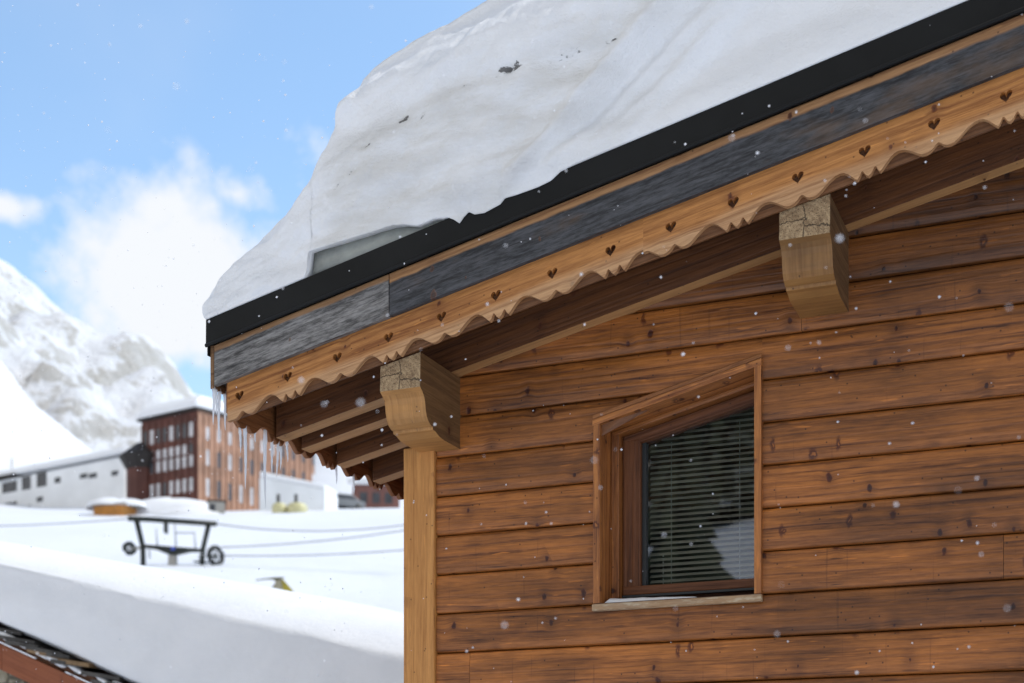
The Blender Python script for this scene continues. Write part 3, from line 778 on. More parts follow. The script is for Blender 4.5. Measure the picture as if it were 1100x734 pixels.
M['redboard'] = wood('red_brown_board', (.30, .085, .028), (.16, .04, .014), knots=.15, resin=.1, contrast=.6)
M['slate'] = plain('dark_slate', (.055, .05, .045), .5, .5, 4., 0., .3, 20.)
M['slate_rust'] = plain('rusty_slate', (.21, .13, .06), .6, .5, 6., 0., .3, 20.)
nw = MB()
# gable wall with an opening cut beside the verge
def nbw(x): return nbz(x)-.30
ox0, ox1, oz1, oz0 = -8.62, -8.38, 1.33, .35
xs = [-12.6, ox0, ox1, -5.9]
def quad(x0, x1, z0a, z0b, z1a, z1b, y0=4.06, y1=4.4):
    nw.add([(x0,y0,z0a),(x1,y0,z0b),(x1,y1,z0b),(x0,y1,z0a),(x0,y0,z1a),(x1,y0,z1b),(x1,y1,z1b),(x0,y1,z1a)],
           [(0,3,2,1),(4,5,6,7),(0,1,5,4),(1,2,6,5),(2,3,7,6),(3,0,4,7)])
quad(-12.6, ox0-.002, GZ-.3, GZ-.3, nbw(-12.6), nbw(ox0)); quad(ox1+.002, -5.9, GZ-.3, GZ-.3, nbw(ox1), nbw(-5.9))
quad(ox0, ox1, GZ-.3, GZ-.3, oz0, oz0); quad(ox0, ox1, oz1-.02, oz1-.08, nbw(ox0), nbw(ox1))
nw.box((-6.2, 4.41, GZ-.3), (-5.9, 11., nbw(-5.9)-.05))
nw.build('wall', M['rubble'], nb)
no = MB(); no.box((ox0-.03, 4.2, oz0-.05), (ox1+.03, 4.26, oz1+.05)); no.build('window', M['black'], nb)
nl = MB(); 
nl.add([(ox0-.08, 4.03, oz1+.0), (ox1+.1, 4.03, oz1-.07), (ox1+.1, 4.2, oz1-.07), (ox0-.08, 4.2, oz1), (ox0-.08, 4.03, oz1+.07), (ox1+.1, 4.03, oz1+.0), (ox1+.1, 4.2, oz1), (ox0-.08, 4.2, oz1+.07)],
       [(0,3,2,1),(4,5,6,7),(0,1,5,4),(1,2,6,5),(2,3,7,6),(3,0,4,7)])
nl.build('lintel', M['sill'], nb)
vb = MB(); f = lambda p: (p[0], p[1], p[2]+nbz(p[0]))
for a, b in ((-13., -8.72), (-8.717, -5.3)):
    vb.box((a, 3.90, -.335), (b, 3.94, -.115), mp=f, tint=random.uniform(.9, 1.1))
vb.build('verge_board', M['redboard'], nb, bevel=.004)
nd = MB(); nd.box((-13., 3.95, -.11), (NX1+.1, 11., -.05), mp=f); nd.build('roof_deck', M['soffit'], nb)
ns = MB(); nsn = MB()
x = -13.
while x < NX1:          # overlapping slates along the verge, with snow squeezed between them
    for layer in range(2):
        L = random.uniform(.30, .44); th = random.uniform(.022, .036); lift = .035*layer + random.uniform(-.012, .012)
        x0 = x+random.uniform(-.05, .05)+.13*layer; y0 = 3.86+random.uniform(-.04, .03)
        poly = [(x0, y0), (x0+L*.5, y0-.015), (x0+L, y0+.02), (x0+L, y0+.5), (x0, y0+.5)]
        vs = []
        for zz in (0, th):
            for i, (px, py) in enumerate(poly):
                k = (px-x0)/L
                vs.append((px, py, -.08 + lift + .075*k + zz - .0))
        n = 5
        ns.add(vs, [tuple(range(n-1, -1, -1)), tuple(range(n, 2*n))]+[(i, (i+1) % n, n+(i+1) % n, n+i) for i in range(n)], mp=f, mi=1 if random.random() < .3 else 0)
    if random.random() < .8:
        c = Vector((x+random.uniform(.0, .2), 3.89, -.03)); n0 = len(nsn.v)
        vs = []; fs = []
        for i in range(7):
            for j in range(8):
                a = math.pi*i/6; b = 2*math.pi*j/8
                vs.append((c.x+.11*math.cos(a), c.y+.05*math.sin(a)*math.cos(b), c.z+(.036+.012*math.sin(x*9))*math.sin(a)*math.sin(b)-.02*math.cos(a)))
        for i in range(6):
            for j in range(8): fs.append((i*8+j, i*8+(j+1) % 8, (i+1)*8+(j+1) % 8, (i+1)*8+j))
        nsn.add(vs, fs, mp=f, smooth=True)
    x += .21
ns.build('slate_roof', [M['slate'], M['slate_rust']], nb)
# the snow load on it
def nb_snow():
    xs = [-13.+.06*i for i in range(int((NX1+.75+13)/.06)+1)]
    verts = []; col_n = None
    for x in xs:
        xb = min(x, NX1); B = nbz(xb) + .05
        fall = max(0, x-NX1)
        Tz = 2.204 - .247*(x+8.83); C = 2.363 - .223*(x+8.83)
        if x < -8.83: C = 2.363 - .35*(x+8.83)*.6; Tz = C-.16
        C += .025*math.sin(math.pi*max(0, min(1, (x+8.83)/3.9))); e = smooth(NX1+.75, NX1+.2, x); B2 = B - .0
        Tz = B2 + (Tz-B2)*e**.4; C = B2 + (C-B2)*e**.4
        col = [(4.3, B2), (3.93, B2), (3.885, B2+.03)]
        H = Tz-B2
        for t in (.06, .12, .2, .3, .4, .5, .6, .7, .8, .9, .96):
            y = 3.87 - .05*math.sin(math.pi*t) + .06*t + .025*mn.noise(Vector((x*1.1, t*3, 5))) + .012*mn.noise(Vector((x*3, t*8, 1)))
            col.append((y, B2+H*t + .0))
        col += [(3.945, Tz-.012), (3.975, Tz+.012), (4.1, Tz+(C-Tz)*.38), (4.28, Tz+(C-Tz)*.72), (4.6, C), (5., C+.06), (6., C+.12), (8., C+.1), (10.6, C), (11., B2)]
        col_n = len(col)
        for y, z in col: verts.append((x, y, z+.012*mn.noise(Vector((x*2, y*2, z*2)))))
    n = col_n; nx = len(xs)
    fs = [(i*n+j, (i+1)*n+j, (i+1)*n+j+1, i*n+j+1) for i in range(nx-1) for j in range(n-1)]
    me = bpy.data.meshes.new('roof_snow'); me.from_pydata(verts, [], fs)
    for p in me.polygons: p.use_smooth = True
    bm = bmesh.new(); bm.from_mesh(me); bmesh.ops.recalc_face_normals(bm, faces=bm.faces); bm.to_mesh(me); bm.free()
    me.materials.append(M['snow']); o = bpy.data.objects.new('roof_snow', me); COL.objects.link(o)
    tag(o, 'smooth thick snow load sloping down the neighbouring slate roof in the lower left', 'snow drift')
    c = nsn.build('slate_snow', M['snow']); attach(c, o)
nb_snow()

# ================================================================== BUILDINGS ON THE HILL
def vbox(mb, r0, d0, r1, d1, u0, u1, depth, **kw):
    """upright block with its front face between two ground points, running back by depth"""
    a = V(r0, d0, 0); b = V(r1, d1, 0); t = (b-a).normalized(); nrm = Vector((-t.y, t.x, 0))
    vs = []
    for u in (u0, u1):
        for p in (a, b, b+nrm*depth, a+nrm*depth): vs.append((p.x, p.y, u))
    mb.add(vs, [(0,3,2,1),(4,5,6,7),(0,1,5,4),(1,2,6,5),(2,3,7,6),(3,0,4,7)], **kw)
def face_box(mb, r0, d0, r1, d1, s0, s1, u0, u1, proud=.06, depth=.1, **kw):
    """a panel on that front face between distances s0..s1 along it"""
    a = V(r0, d0, 0); b = V(r1, d1, 0); t = (b-a).normalized(); nrm = Vector((-t.y, t.x, 0))
    p0 = a+t*s0-nrm*proud; p1 = a+t*s1-nrm*proud; vs = []
    for u in (u0, u1):
        for p in (p0, p1, p1+nrm*depth, p0+nrm*depth): vs.append((p.x, p.y, u))
    mb.add(vs, [(0,3,2,1),(4,5,6,7),(0,1,5,4),(1,2,6,5),(2,3,7,6),(3,0,4,7)], **kw)
M['lodge'] = plain('shaded_brown_timber', (.12, .042, .03), .7, .3, .4)  # darker colour imitates shade on the lodge's left side
M['lodge_lit'] = plain('sunlit_orange_timber', (.44, .25, .165), .7, .3, .4)  # lighter colour imitates sun on the lodge's right side
M['lodge_dk'] = plain('dark_roof_edge', (.025, .02, .018), .7)
M['curtain'] = plain('pale_window', (.62, .62, .64), .3, .25, .8)
M['pane_dk'] = plain('dark_window', (.07, .075, .085), .2, .3, 1.)
M['white'] = plain('white_render', (.86, .88, .89), .8, .08, .3)
M['stonebase'] = plain('stone_base', (.40, .38, .34), .8, .25, .8)
M['orange'] = plain('orange_boards', (.62, .27, .06), .7, .2, 2.)
M['redbrown'] = plain('red_brown_timber', (.22, .1, .08), .7, .25, .8)

# the brown lodge
CR = (-30.4, 140.); LL = (-36.9, 144.2); RRt = (-20.6, 151.)
lodge = thing('lodge', 'large brown timber lodge with dark left side and orange striped right side', 'lodge', V(-29, 148, 30))
wl = MB(); a, b, c = V(*LL, 0), V(*CR, 0), V(*RRt, 0); d_ = c + (a-b)
vs = [(p.x, p.y, u) for u in (28.5, 39.6) for p in (a, b, c, d_)]
wl.add(vs, [(0,3,2,1),(4,5,6,7),(0,1,5,4),(3,0,4,7),(2,3,7,6)]); wl.add(vs, [(1,2,6,5)], mi=1)
wl.build('wall', [M['lodge'], M['lodge_lit']], lodge)
Llen = (b-a).length; Rlen = (c-b).length
st = MB()
for k in range(9):
    s = Llen*(k+.03)/8.6; face_box(st, *LL, *CR, s, s+.16, 30.4, 39.3, .12, .14)
for k in range(22):
    s = Rlen*(k+.02)/22.; face_box(st, *CR, *RRt, s, s+.2, 30.6, 39.3, .12, .14, mi=1)
st.build('wall_batten', [M['lodge'], M['lodge_lit']], lodge)
for row, (u0, u1, hi) in enumerate(((37.2, 38.6, .5), (35.6, 36.5, 1), (34.3, 35.4, 1), (31.9, 33.2, 1))):
    for k in range(8):
        s = Llen*(k+.35)/8.6; mb = MB()
        face_box(mb, *LL, *CR, s, s+.48, u0, u1, .05, .1)
        mb.build('window', M['pane_dk'] if (row == 0 and k % 3 != 1) or random.random() < .06 else M['curtain'], lodge)
for row, (u0, u1) in enumerate(((37.0, 38.2), (34.5, 36.0), (31.5, 33.2))):
    for k in range(11):
        s = Rlen*(2*k+1.)/22.; mb = MB()
        face_box(mb, *CR, *RRt, s+.05, s+.62, u0, u1, .05, .1)
        mb.build('window', M['pane_dk'] if random.random() < (.85 if row == 1 else .45) else M['curtain'], lodge)
ed = MB(); 
def off_poly(pts, o):
    cx = sum((Vector(p) for p in pts), Vector((0, 0, 0)))/len(pts); return [p + (p-cx).normalized()*o for p in pts]
P4 = off_poly([a, b, c, d_], .5)
vs = [(p.x, p.y, u) for u in (39.62, 39.85) for p in P4]
ed.add(vs, [(0,3,2,1),(4,5,6,7),(0,1,5,4),(1,2,6,5),(2,3,7,6),(3,0,4,7)]); ed.build('roof', M['lodge_dk'], lodge)
# half-round stair bay with a dark flared roof
bay = MB(); bc = V(-37.0, 144.6, 0); n = 10
for (u0, u1, r0, r1, mi) in ((29.5, 35.6, 1.5, 1.5, 0), (34.9, 36.2, 1.55, 2.3, 1), (36.2, 37.6, 2.3, .5, 1)):
    vs = []
    for u, r in ((u0, r0), (u1, r1)):
        for k in range(n):
            t = 2*math.pi*k/n; vs.append((bc.x+r*math.cos(t), bc.y+r*math.sin(t), u))
    bay.add(vs, [tuple(range(n-1, -1, -1)), tuple(range(n, 2*n))]+[(i, (i+1) % n, n+(i+1) % n, n+i) for i in range(n)], mi=mi)
bay.build('stair_bay', [M['lodge'], M['lodge_dk']], lodge)
lsn = MB(); P5 = off_poly([a, b, c, d_], .6); P6 = off_poly([a, b, c, d_], -.6)
vs = [(p.x, p.y, 39.87) for p in P5]+[(p.x, p.y, 40.35) for p in P5]+[(p.x, p.y, 41.3) for p in P6]
lsn.add(vs, [(0,3,2,1)]+[(i, (i+1) % 4, 4+(i+1) % 4, 4+i) for i in range(4)]+[(4+i, 4+(i+1) % 4, 8+(i+1) % 4, 8+i) for i in range(4)]+[(8,9,10,11)])
tag(lsn.build('roof_snow', M['snow'], bevel=.15), 'flat white snow layer on the roof of the brown timber lodge', 'snow drift')

# the white building
wb = thing('white_building', 'long low white building with small dark windows at the left edge', 'building', V(-46, 156, 32))
W0 = (-64., 165.5); W1 = (-40.3, 150.2); wlen = (V(*W1, 0)-V(*W0, 0)).length
mb = MB(); vbox(mb, *W0, *W1, 29.0, 37.7, 9.); mb.build('wall', M['white'], wb)
def wpos(px): # distance along the front for a bearing r/d
    best = min(range(400), key=lambda i: abs((W0[0]+(W1[0]-W0[0])*i/400)/(W0[1]+(W1[1]-W0[1])*i/400) - px)); return wlen*best/400
def brg(p): return (p-550)/1553.8
def wu(py, px):
    s = wpos(brg(px))/wlen; return (880.6-py)/1553.8*(W0[1]+(W1[1]-W0[1])*s)
for x0, x1, y0, y1 in ((3, 18, 529, 518), (24, 33, 526, 512), (40, 50, 523, 508), (59, 65, 519, 513), (86, 94, 514, 509), (96, 104, 513.5, 508.5), (120, 127, 511, 506), (3, 18, 549, 540), (24, 33, 549, 543.5), (40, 46, 539, 534)):
    m2 = MB(); xm = (x0+x1)/2
    face_box(m2, *W0, *W1, wpos(brg(x0)), wpos(brg(x1)), wu(y0, xm), wu(y1, xm), .06, .1)
    m2.build('window', M['pane_dk'], wb)
m2 = MB(); face_box(m2, *W0, *W1, wpos(brg(48)), wlen-2.6, 29.0, 33.1, .10, .12); m2.build('stone_base', M['stonebase'], wb)
m2 = MB(); face_box(m2, *W0, *W1, -.5, wpos(brg(20)), 37.72, 38.0, .7, 9.5); m2.build('eave', M['lodge_dk'], wb)
m2 = MB(); p = V(-55.5, 160.5, 0); m2.tube([(p.x, p.y, 37.6), (p.x, p.y, 40.1)], .07, 6); m2.build('antenna', M['stonebase'], wb)
ws = MB(); a_, b_ = V(*W0, 0), V(*W1, 0); t_ = (b_-a_).normalized(); n_ = Vector((-t_.y, t_.x, 0))
vs = []; prof = [(-.5, 38.02), (-.55, 38.35), (-.2, 38.7), (2., 39.2), (5., 40.), (9.3, 41.), (9.3, 38.02)]
for p in (a_-t_*.5, b_+t_*.3):
    for q, u in prof: vs.append(tuple(p+n_*q+Vector((0, 0, u))))
n = len(prof); ws.add(vs, [tuple(range(n-1, -1, -1)), tuple(range(n, 2*n))]+[(i, (i+1) % n, n+(i+1) % n, n+i) for i in range(n)])
tag(ws.build('roof_snow', M['snow']), 'snow cover on the roof of the long low white building', 'snow drift')

# orange-fronted hut, snow on its roof
hut = thing('hut', 'small hut with an orange board front half buried before the white building', 'hut', V(-33, 119, 25))
mb = MB(); vbox(mb, -34.8, 120.3, -32.1, 119.5, 24.0, 26.05, 2.); mb.build('wall', M['orange'], hut)
mb = MB(); vbox(mb, -35.0, 119.9, -31.9, 119., 26.07, 26.13, 2.9); mb.build('roof', M['stonebase'], hut)
def mound(name, r, d, u, ax, ay, az, label, cat='snow drift'):
    c = V(r, d, u); mb = MB(); vs = []; fs = []; N1, N2 = 10, 20
    for i in range(N1+1):
        for j in range(N2):
            a1 = math.pi/2*i/N1; b1 = 2*math.pi*j/N2
            k = 1+.18*mn.noise(Vector((math.cos(b1)*1.3+r, math.sin(b1)*1.3, i*.2)))
            R_, D_ = ax*math.cos(a1)*math.cos(b1)*k, ay*math.cos(a1)*math.sin(b1)*k
            vs.append((CA*R_-SA*D_, SA*R_+CA*D_, az*math.sin(a1)*k))
    for i in range(N1):
        for j in range(N2): fs.append((i*N2+j, i*N2+(j+1) % N2, (i+1)*N2+(j+1) % N2, (i+1)*N2+j))
    mb.add(vs, fs, smooth=True, mp=lambda p: (p[0]+c.x, p[1]+c.y, p[2]+c.z))
    return tag(mb.build(name, M['snow'], loc=c), label, cat)
mound('snow_bank', -33.0, 120.9, 26.0, 2.6, 1.7, .8, 'rounded snow cap over the roof of the orange-fronted hut')
mound('snow_bank', -29.0, 123., ground_h(-29., 123.)-.5, 4.4, 2., 1.7, 'snow bank heaped at the foot of the brown lodge beside the hut')
mound('snow_bank', -26.6, 119., ground_h(-26.6, 119.)-.8, 3.4, 1.5, 1.2, 'ploughed snow heap below the corner of the brown lodge')
# grey utility box at the lodge corner
ub = thing('utility_box', 'grey metal utility cabinet half buried in snow under the corner of the lodge', 'cabinet', V(-24.3, 119, 24.5))
mb = MB(); vbox(mb, -24.9, 118.6, -23.6, 118.9, 24.4, 26.1, .9); mb.build('cabinet', M['stonebase'], ub)
mb = MB(); face_box(mb, -24.9, 118.6, -23.6, 118.9, .1, .55, 24.6, 25.9, .03, .04); mb.build('door', M['pane_dk'], ub)
mb = MB(); vbox(mb, -25.0, 118.5, -23.5, 118.8, 26.12, 26.22, 1.1); mb.build('lid', M['lodge_dk'], ub)
# white garage before the lodge
ga = thing('garage', 'low white garage with a sloping snowy roof before the orange side of the lodge', 'garage', V(-21, 133, 28))
mb = MB(); A_, B_ = V(-23.4, 134, 0), V(-17.4, 134.6, 0); F_ = V(-22.7, 138, 0)-V(-23.4, 134, 0)
vs = [(p.x, p.y, u) for (p, u) in ((A_, 28.2), (B_, 28.2), (B_+F_, 28.2), (A_+F_, 28.2), (A_, 31.7), (B_, 30.7), (B_+F_, 30.9), (A_+F_, 31.9))]
mb.add(vs, [(0,3,2,1),(4,5,6,7),(0,1,5,4),(1,2,6,5),(2,3,7,6),(3,0,4,7)]); mb.build('wall', M['white'], ga)
mb = MB(); vs = [(p.x, p.y, u) for (p, u) in ((A_, 31.72), (B_, 30.72), (B_+F_, 30.92), (A_+F_, 31.92), (A_, 32.3), (B_, 31.2), (B_+F_, 31.4), (A_+F_, 32.5))]
mb.add(vs, [(0,3,2,1),(4,5,6,7),(0,1,5,4),(1,2,6,5),(2,3,7,6),(3,0,4,7)]); mb.build('roof', M['snow'], ga, bevel=.15)
# red-brown house to the right
rh = thing('small_house', 'small red-brown timber house at the top of the snow field near the corner post', 'house', V(-14, 152, 31))
RA = (-16.6, 151.); RB = (-11.8, 151.6)
mb = MB(); vbox(mb, *RA, *RB, 30., 35.0, 5.); mb.build('wall', M['redbrown'], rh)
for s in (.7, 2.0, 3.3):
    m2 = MB(); face_box(m2, *RA, *RB, s, s+.8, 33.1, 34.2, .05, .1); m2.build('window', M['pane_dk'], rh)
mb = MB(); A_, B_ = V(-17.1, 150.4, 0), V(-11.3, 151., 0); F_ = V(-16.4, 157, 0)-A_; Mx = F_*.5
vs = [(p.x, p.y, u) for (p, u) in ((A_, 34.9), (B_, 34.9), (B_+Mx, 36.6), (A_+Mx, 36.6), (A_+F_, 34.9), (B_+F_, 34.9))]
vs += [(x, y, z+.6) for x, y, z in vs]
mb.add(vs, [(0,1,2,3),(3,2,5,4),(6,9,8,7),(9,10,11,8),(0,6,7,1),(4,5,11,10),(0,3,9,6),(3,4,10,9),(1,7,8,2),(2,8,11,5)]); mb.build('roof', M['snow'], rh)

# parked cars on the upper road
def car(r, d, u, yaw, paint, label, snowcap=True):
    c = V(r, d, u); cy_, sy_ = math.cos(yaw), math.sin(yaw)
    def mp(p): return (c.x + cy_*p[0]-sy_*p[1], c.y + sy_*p[0]+cy_*p[1], c.z+p[2])
    root = thing('parked_car', label, 'car', c, 'cars parked above the snow field')
    mb = MB(); prof = [(-2.1, .35), (-2.15, .75), (-1.95, .95), (-1.2, 1.0), (-.75, 1.45), (.8, 1.48), (1.45, 1.02), (2.05, .9), (2.15, .6), (2.1, .35)]
    mb.prism(prof, 'y', -.85, .85, mp=mp); mb.build('body', paint, root, bevel=.06)
    for sgn in (-1, 1):
        mb = MB(); mb.prism([(-1.05, 1.04), (-.68, 1.38), (.7, 1.4), (1.2, 1.04)], 'y', sgn*.845, sgn*.862, mp=mp); mb.build('side_window', M['pane_dk'], root)
    for x in (-1.35, 1.35):
        for sgn in (-1, 1):
            mb = MB(); mb.tube([(x, sgn*.66, .32), (x, sgn*.88, .32)], .33, 14, mp=mp); w = mb.build('wheel', M['black'], root)
    mb = MB(); mb.prism([(-.78, 1.47), (-.6, 1.66), (.6, 1.68), (.85, 1.5)], 'y', -.72, .72, mp=mp)
    mb.build('snow_cap', M['snow'], root, bevel=.06)
M['paint_dk'] = plain('dark_car_paint', (.03, .035, .05), .3, .1); M['paint_gr'] = plain('grey_car_paint', (.22, .23, .24), .3, .1); M['paint_yl'] = plain('pale_yellow_paint', (.62, .58, .32), .35, .1)
ROT = YAW
car(-19.0, 139.5, 30.0, ROT, M['paint_dk'], 'dark car with snow on its roof right of the white garage')
car(-16.6, 141.5, 30.2, ROT+.5, M['paint_gr'], 'grey car parked beside the dark one near the eave tip')
M['padgrey'] = plain('dark_post', (.05, .05, .05), .7)
for r, lab in ((-20.9, 'pale yellow crash pad with a dark post, left of two before the white garage'), (-19.3, 'wide pale yellow crash pad with a dark post, right of two before the garage')):
    c = V(r, 130., 28.2); t = thing('crash_pad', lab, 'safety pad', c, 'yellow crash pads before the garage'); w = .7 if r < -20 else .95
    mb = MB(); mb.tube([(c.x, c.y, 27.0), (c.x, c.y, 28.1), (c.x, c.y, 28.35), (c.x, c.y, 28.45)], [w, w*.97, w*.8, w*.4], 14); mb.build('padding', M['paint_yl'], t)
    mb = MB(); mb.tube([(c.x-.25, c.y+.2, 28.0), (c.x-.25, c.y+.2, 29.3)], .16, 8); mb.build('post', M['padgrey'], t)

# ================================================================== SKI LIFT
lift = thing('ski_lift', 'dark green steel ski lift portal with a bullwheel and cables standing in the snow field', 'ski lift', V(-17.5, 75, 11.3))
M['liftgreen'] = plain('dark_green_steel', (.015, .02, .014), .5, .3, 2.); M['palepost'] = plain('pale_steel', (.55, .57, .62), .5, .1)
M['blue'] = plain('blue_plate', (.06, .1, .5), .4, .1); M['cable'] = plain('steel_cable', (.35, .36, .39), .5, .1)
def lp(px, py, d=75.): return ((px-550)/1553.8*d, d, (880.6-py)/1553.8*d)
def part(name, pts, r, mat, seg=8): 
    mb = MB(); mb.tube([tuple(V(*p)) for p in pts], r, seg); return mb.build(name, mat, lift)
part('crossbar', [lp(138, 557.2), lp(160, 558), lp(232.5, 562.8)], .14, M['liftgreen'])
part('leg', [lp(146.5, 558), lp(153.5, 588), lp(154., 622)], .14, M['liftgreen'])
part('leg', [lp(224.5, 562.5), lp(218., 590), lp(216.3, 628)], .13, M['liftgreen'])
tb = MB(); pts = [lp(154, 585.4), lp(218, 590.4), lp(218, 592.6), lp(204, 593), lp(189, 596.5), lp(182, 596), lp(168, 590.5), lp(154, 588)]
fr_ = [tuple(V(p[0], 74.8, p[2])) for p in pts]; bk_ = [tuple(V(p[0], 75.2, p[2])) for p in pts]; n = len(pts)
tb.add(fr_+bk_, [tuple(range(n)), tuple(range(2*n-1, n-1, -1))]+[(i, (i+1) % n, n+(i+1) % n, n+i) for i in range(n)])
tb.build('beam', M['liftgreen'], lift)
def ring(name, px, py, rx, rz, thick_, mat, parent, depth=.25):
    mb = MB(); c = lp(px, py); n = 20; pts = []
    for k in range(n+1):
        t = 2*math.pi*k/n; pts.append(tuple(V(c[0]+rx*math.cos(t), c[1]-.05+depth*math.cos(t), c[2]+rz*math.sin(t))))
    mb.tube(pts, thick_, 7); return mb.build(name, mat, parent)
w1 = ring('bullwheel', 232, 597.5, .26, .44, .13, M['black'], lift, .4)
mb = MB(); c = lp(232, 597.5); mb.tube([tuple(V(c[0]-.5, 75, c[2])), tuple(V(c[0]+.05, 75, c[2]))], .07, 8); 
for k in range(3):
    t = math.pi*k/3; mb.tube([tuple(V(c[0]-.24*math.cos(t), 74.95-.4*math.cos(t), c[2]-.42*math.sin(t))), tuple(V(c[0]+.24*math.cos(t), 74.95+.4*math.cos(t), c[2]+.42*math.sin(t)))], .04, 6)
attach(mb.build('hub', M['liftgreen'], None), w1)
w2 = ring('sheave', 139.5, 589.5, .2, .24, .13, M['liftgreen'], lift, .2)
mb = MB(); c = lp(139.5, 589.5); mb.tube([tuple(V(c[0]-.06, 75, c[2])), tuple(V(c[0]+.75, 75, c[2]+.05))], .07, 8); attach(mb.build('hub', M['stonebase']), w2)
mb = MB(); a_ = lp(176.5, 560); b_ = lp(180, 573)
vs = [tuple(V(r, d, u)) for u in (b_[2], a_[2]) for (r, d) in ((a_[0], 74.8), (b_[0], 74.8), (b_[0], 75.2), (a_[0], 75.2))]
mb.add(vs, [(0,3,2,1),(4,5,6,7),(0,1,5,4),(1,2,6,5),(2,3,7,6),(3,0,4,7)]); mb.build('hanger_box', M['liftgreen'], lift, bevel=.04)
for x, y0, y1 in ((168, 568, 587), (188, 562, 587), (209, 572, 590), (160, 586, 600), (214, 596, 606)): part('guide_rail', [lp(x, y0, 75.3), lp(x+1, y1, 75.3)], .045, M['palepost'], 6)
part('guide_rail', [lp(188, 572.5, 75.3), lp(210, 572.5, 75.3)], .04, M['palepost'], 6)
mb = MB(); a_ = lp(185, 592); b_ = lp(189, 588.5)
vs = [tuple(V(r, d, u)) for u in (a_[2], b_[2]) for (r, d) in ((a_[0], 74.72), (b_[0], 74.72), (b_[0], 74.78), (a_[0], 74.78))]
mb.add(vs, [(0,3,2,1),(4,5,6,7),(0,1,5,4),(1,2,6,5),(2,3,7,6),(3,0,4,7)]); mb.build('number_plate', M['blue'], lift)
mb = MB(); a_ = lp(181, 632); b_ = lp(190, 597)
vs = [tuple(V(r, d, u)) for u in (a_[2], b_[2]) for (r, d) in ((a_[0], 74.85), (b_[0], 74.85), (b_[0], 75.15), (a_[0], 75.15))]
mb.add(vs, [(0,3,2,1),(4,5,6,7),(0,1,5,4),(1,2,6,5),(2,3,7,6),(3,0,4,7)]); mb.build('pedestal', M['stonebase'], lift, bevel=.03)
part('guide_rail', [lp(208, 603.5), lp(233, 604.5)], .05, M['liftgreen'], 6)
def cable(p0, p1, sag, r=.035):
    pts = []
    for k in range(13):
        t = k/12; q = V(*p0).lerp(V(*p1), t); q.z -= sag*4*t*(1-t); pts.append(tuple(q))
    mb = MB(); mb.tube(pts, r, 5); mb.build('cable', M['cable'], lift)
cable(lp(232, 562.8), lp(470, 559, 70), .45); cable(lp(238, 588), lp(470, 564, 70), .2); cable(lp(239, 597), lp(470, 588, 70), .15); cable(lp(138, 557.4), lp(-60, 566, 80), .1)

# yellow snow groomer blade / machine tip above the neighbour's snow
sg = thing('snow_machine', 'olive and yellow machine arm poking up behind the snow of the neighbouring roof', 'machine', V(-6.6, 40, 3.))
M['olive'] = plain('olive_paint', (.13, .125, .06), .5, .3, 3.); M['yellow'] = plain('mustard_paint', (.38, .31, .03), .5, .3, 3.); M['tan'] = plain('tan_paint', (.40, .37, .27), .6, .2, 3.)
def sp_(px, py, d=40.): return tuple(V((px-550)/1553.8*d, d, (880.6-py)/1553.8*d))
def slab(name, pts, mat, d=40., w=.3):
    mb = MB(); n = len(pts); vs = [sp_(x, y, d-w/2) for x, y in pts]+[sp_(x, y, d+w/2) for x, y in pts]
    mb.add(vs, [tuple(range(n)), tuple(range(2*n-1, n-1, -1))]+[(i, (i+1) % n, n+(i+1) % n, n+i) for i in range(n)]); mb.build(name, mat, sg, bevel=.01)
slab('boom', [(274.6, 624.2), (275.2, 622.8), (285, 621.4), (296, 620.2), (305.5, 620), (304.5, 621.8), (302, 622.6), (296, 624.2), (293, 622.8), (285, 622.8)], M['olive'])
slab('housing', [(295.6, 624), (303, 622.6), (304, 630), (303, 640), (293, 640), (294.5, 630)], M['tan'], 40.05, .5)
slab('blade', [(302, 622.8), (304.2, 622.6), (315.8, 635.8), (316, 645), (305, 645), (303.6, 630)], M['yellow'], 39.9, .5)
slab('strut', [(292, 631), (294.8, 627.5), (295.4, 628.5), (293.4, 640), (291.5, 640)], M['olive'], 39.95, .2)

# ================================================================== CONIFER WOOD (unseen, added for the window pane to mirror and to cut fill)
def needle_mat():
    m, g = newmat('spruce_needles'); tc = g.n('ShaderNodeTexCoord'); o = tc.outputs['Object']
    n = g.noise(o, 1.2, 5., .6); geo = g.n('ShaderNodeNewGeometry'); sp = g.n('ShaderNodeSeparateXYZ'); g.l(geo.outputs['Normal'], sp.inputs[0])
    c = g.mix(g.rng(n, .3, .7), (.018, .03, .016, 1), (.05, .065, .03, 1))
    c = g.mix(g.math('MULTIPLY', g.rng(n, .5, .62), g.rng(sp.outputs[2], .25, .7)), c, (.8, .82, .86, 1))
    g.principled(c, .8); return m
wd = MB(); rw_ = random.Random(11)
spots_ = [(-12.3, -36, 12.), (-16., -34, 14.), (-19.5, -38, 15.), (-6.2, -40, 15.), (-4., -36, 13.), (-24, -35, 13), (-29, -38, 15)]
spots_ += [(rw_.uniform(-95, 40), rw_.uniform(-132, -96), rw_.uniform(13, 20)) for k in range(120)]
for x, y, H in spots_:
    z0_ = ground_h(CA*x + SA*(y+D), -SA*x + CA*(y+D)) - .5; R = H*rw_.uniform(.16, .2); lay = 13
    for q in range(lay):
        t = q/lay; zb = z0_ + H*(.08+.88*t); rr_ = R*(1-t)**.85+.12; hh = H/lay*1.9; vs = [(x, y, zb+hh)]; n = 18
        for j in range(n):
            a = 2*math.pi*j/n; r_ = rr_*(1.18 if j % 2 else .6)*rw_.uniform(.75, 1.15); vs.append((x+r_*math.cos(a), y+r_*math.sin(a), zb-rw_.uniform(0, .4)*hh))
        wd.add(vs, [(0, 1+j, 1+(j+1) % n) for j in range(n)])
    wd.tube([(x, y, z0_), (x, y, z0_+H*.5)], [.2, .1], 6)
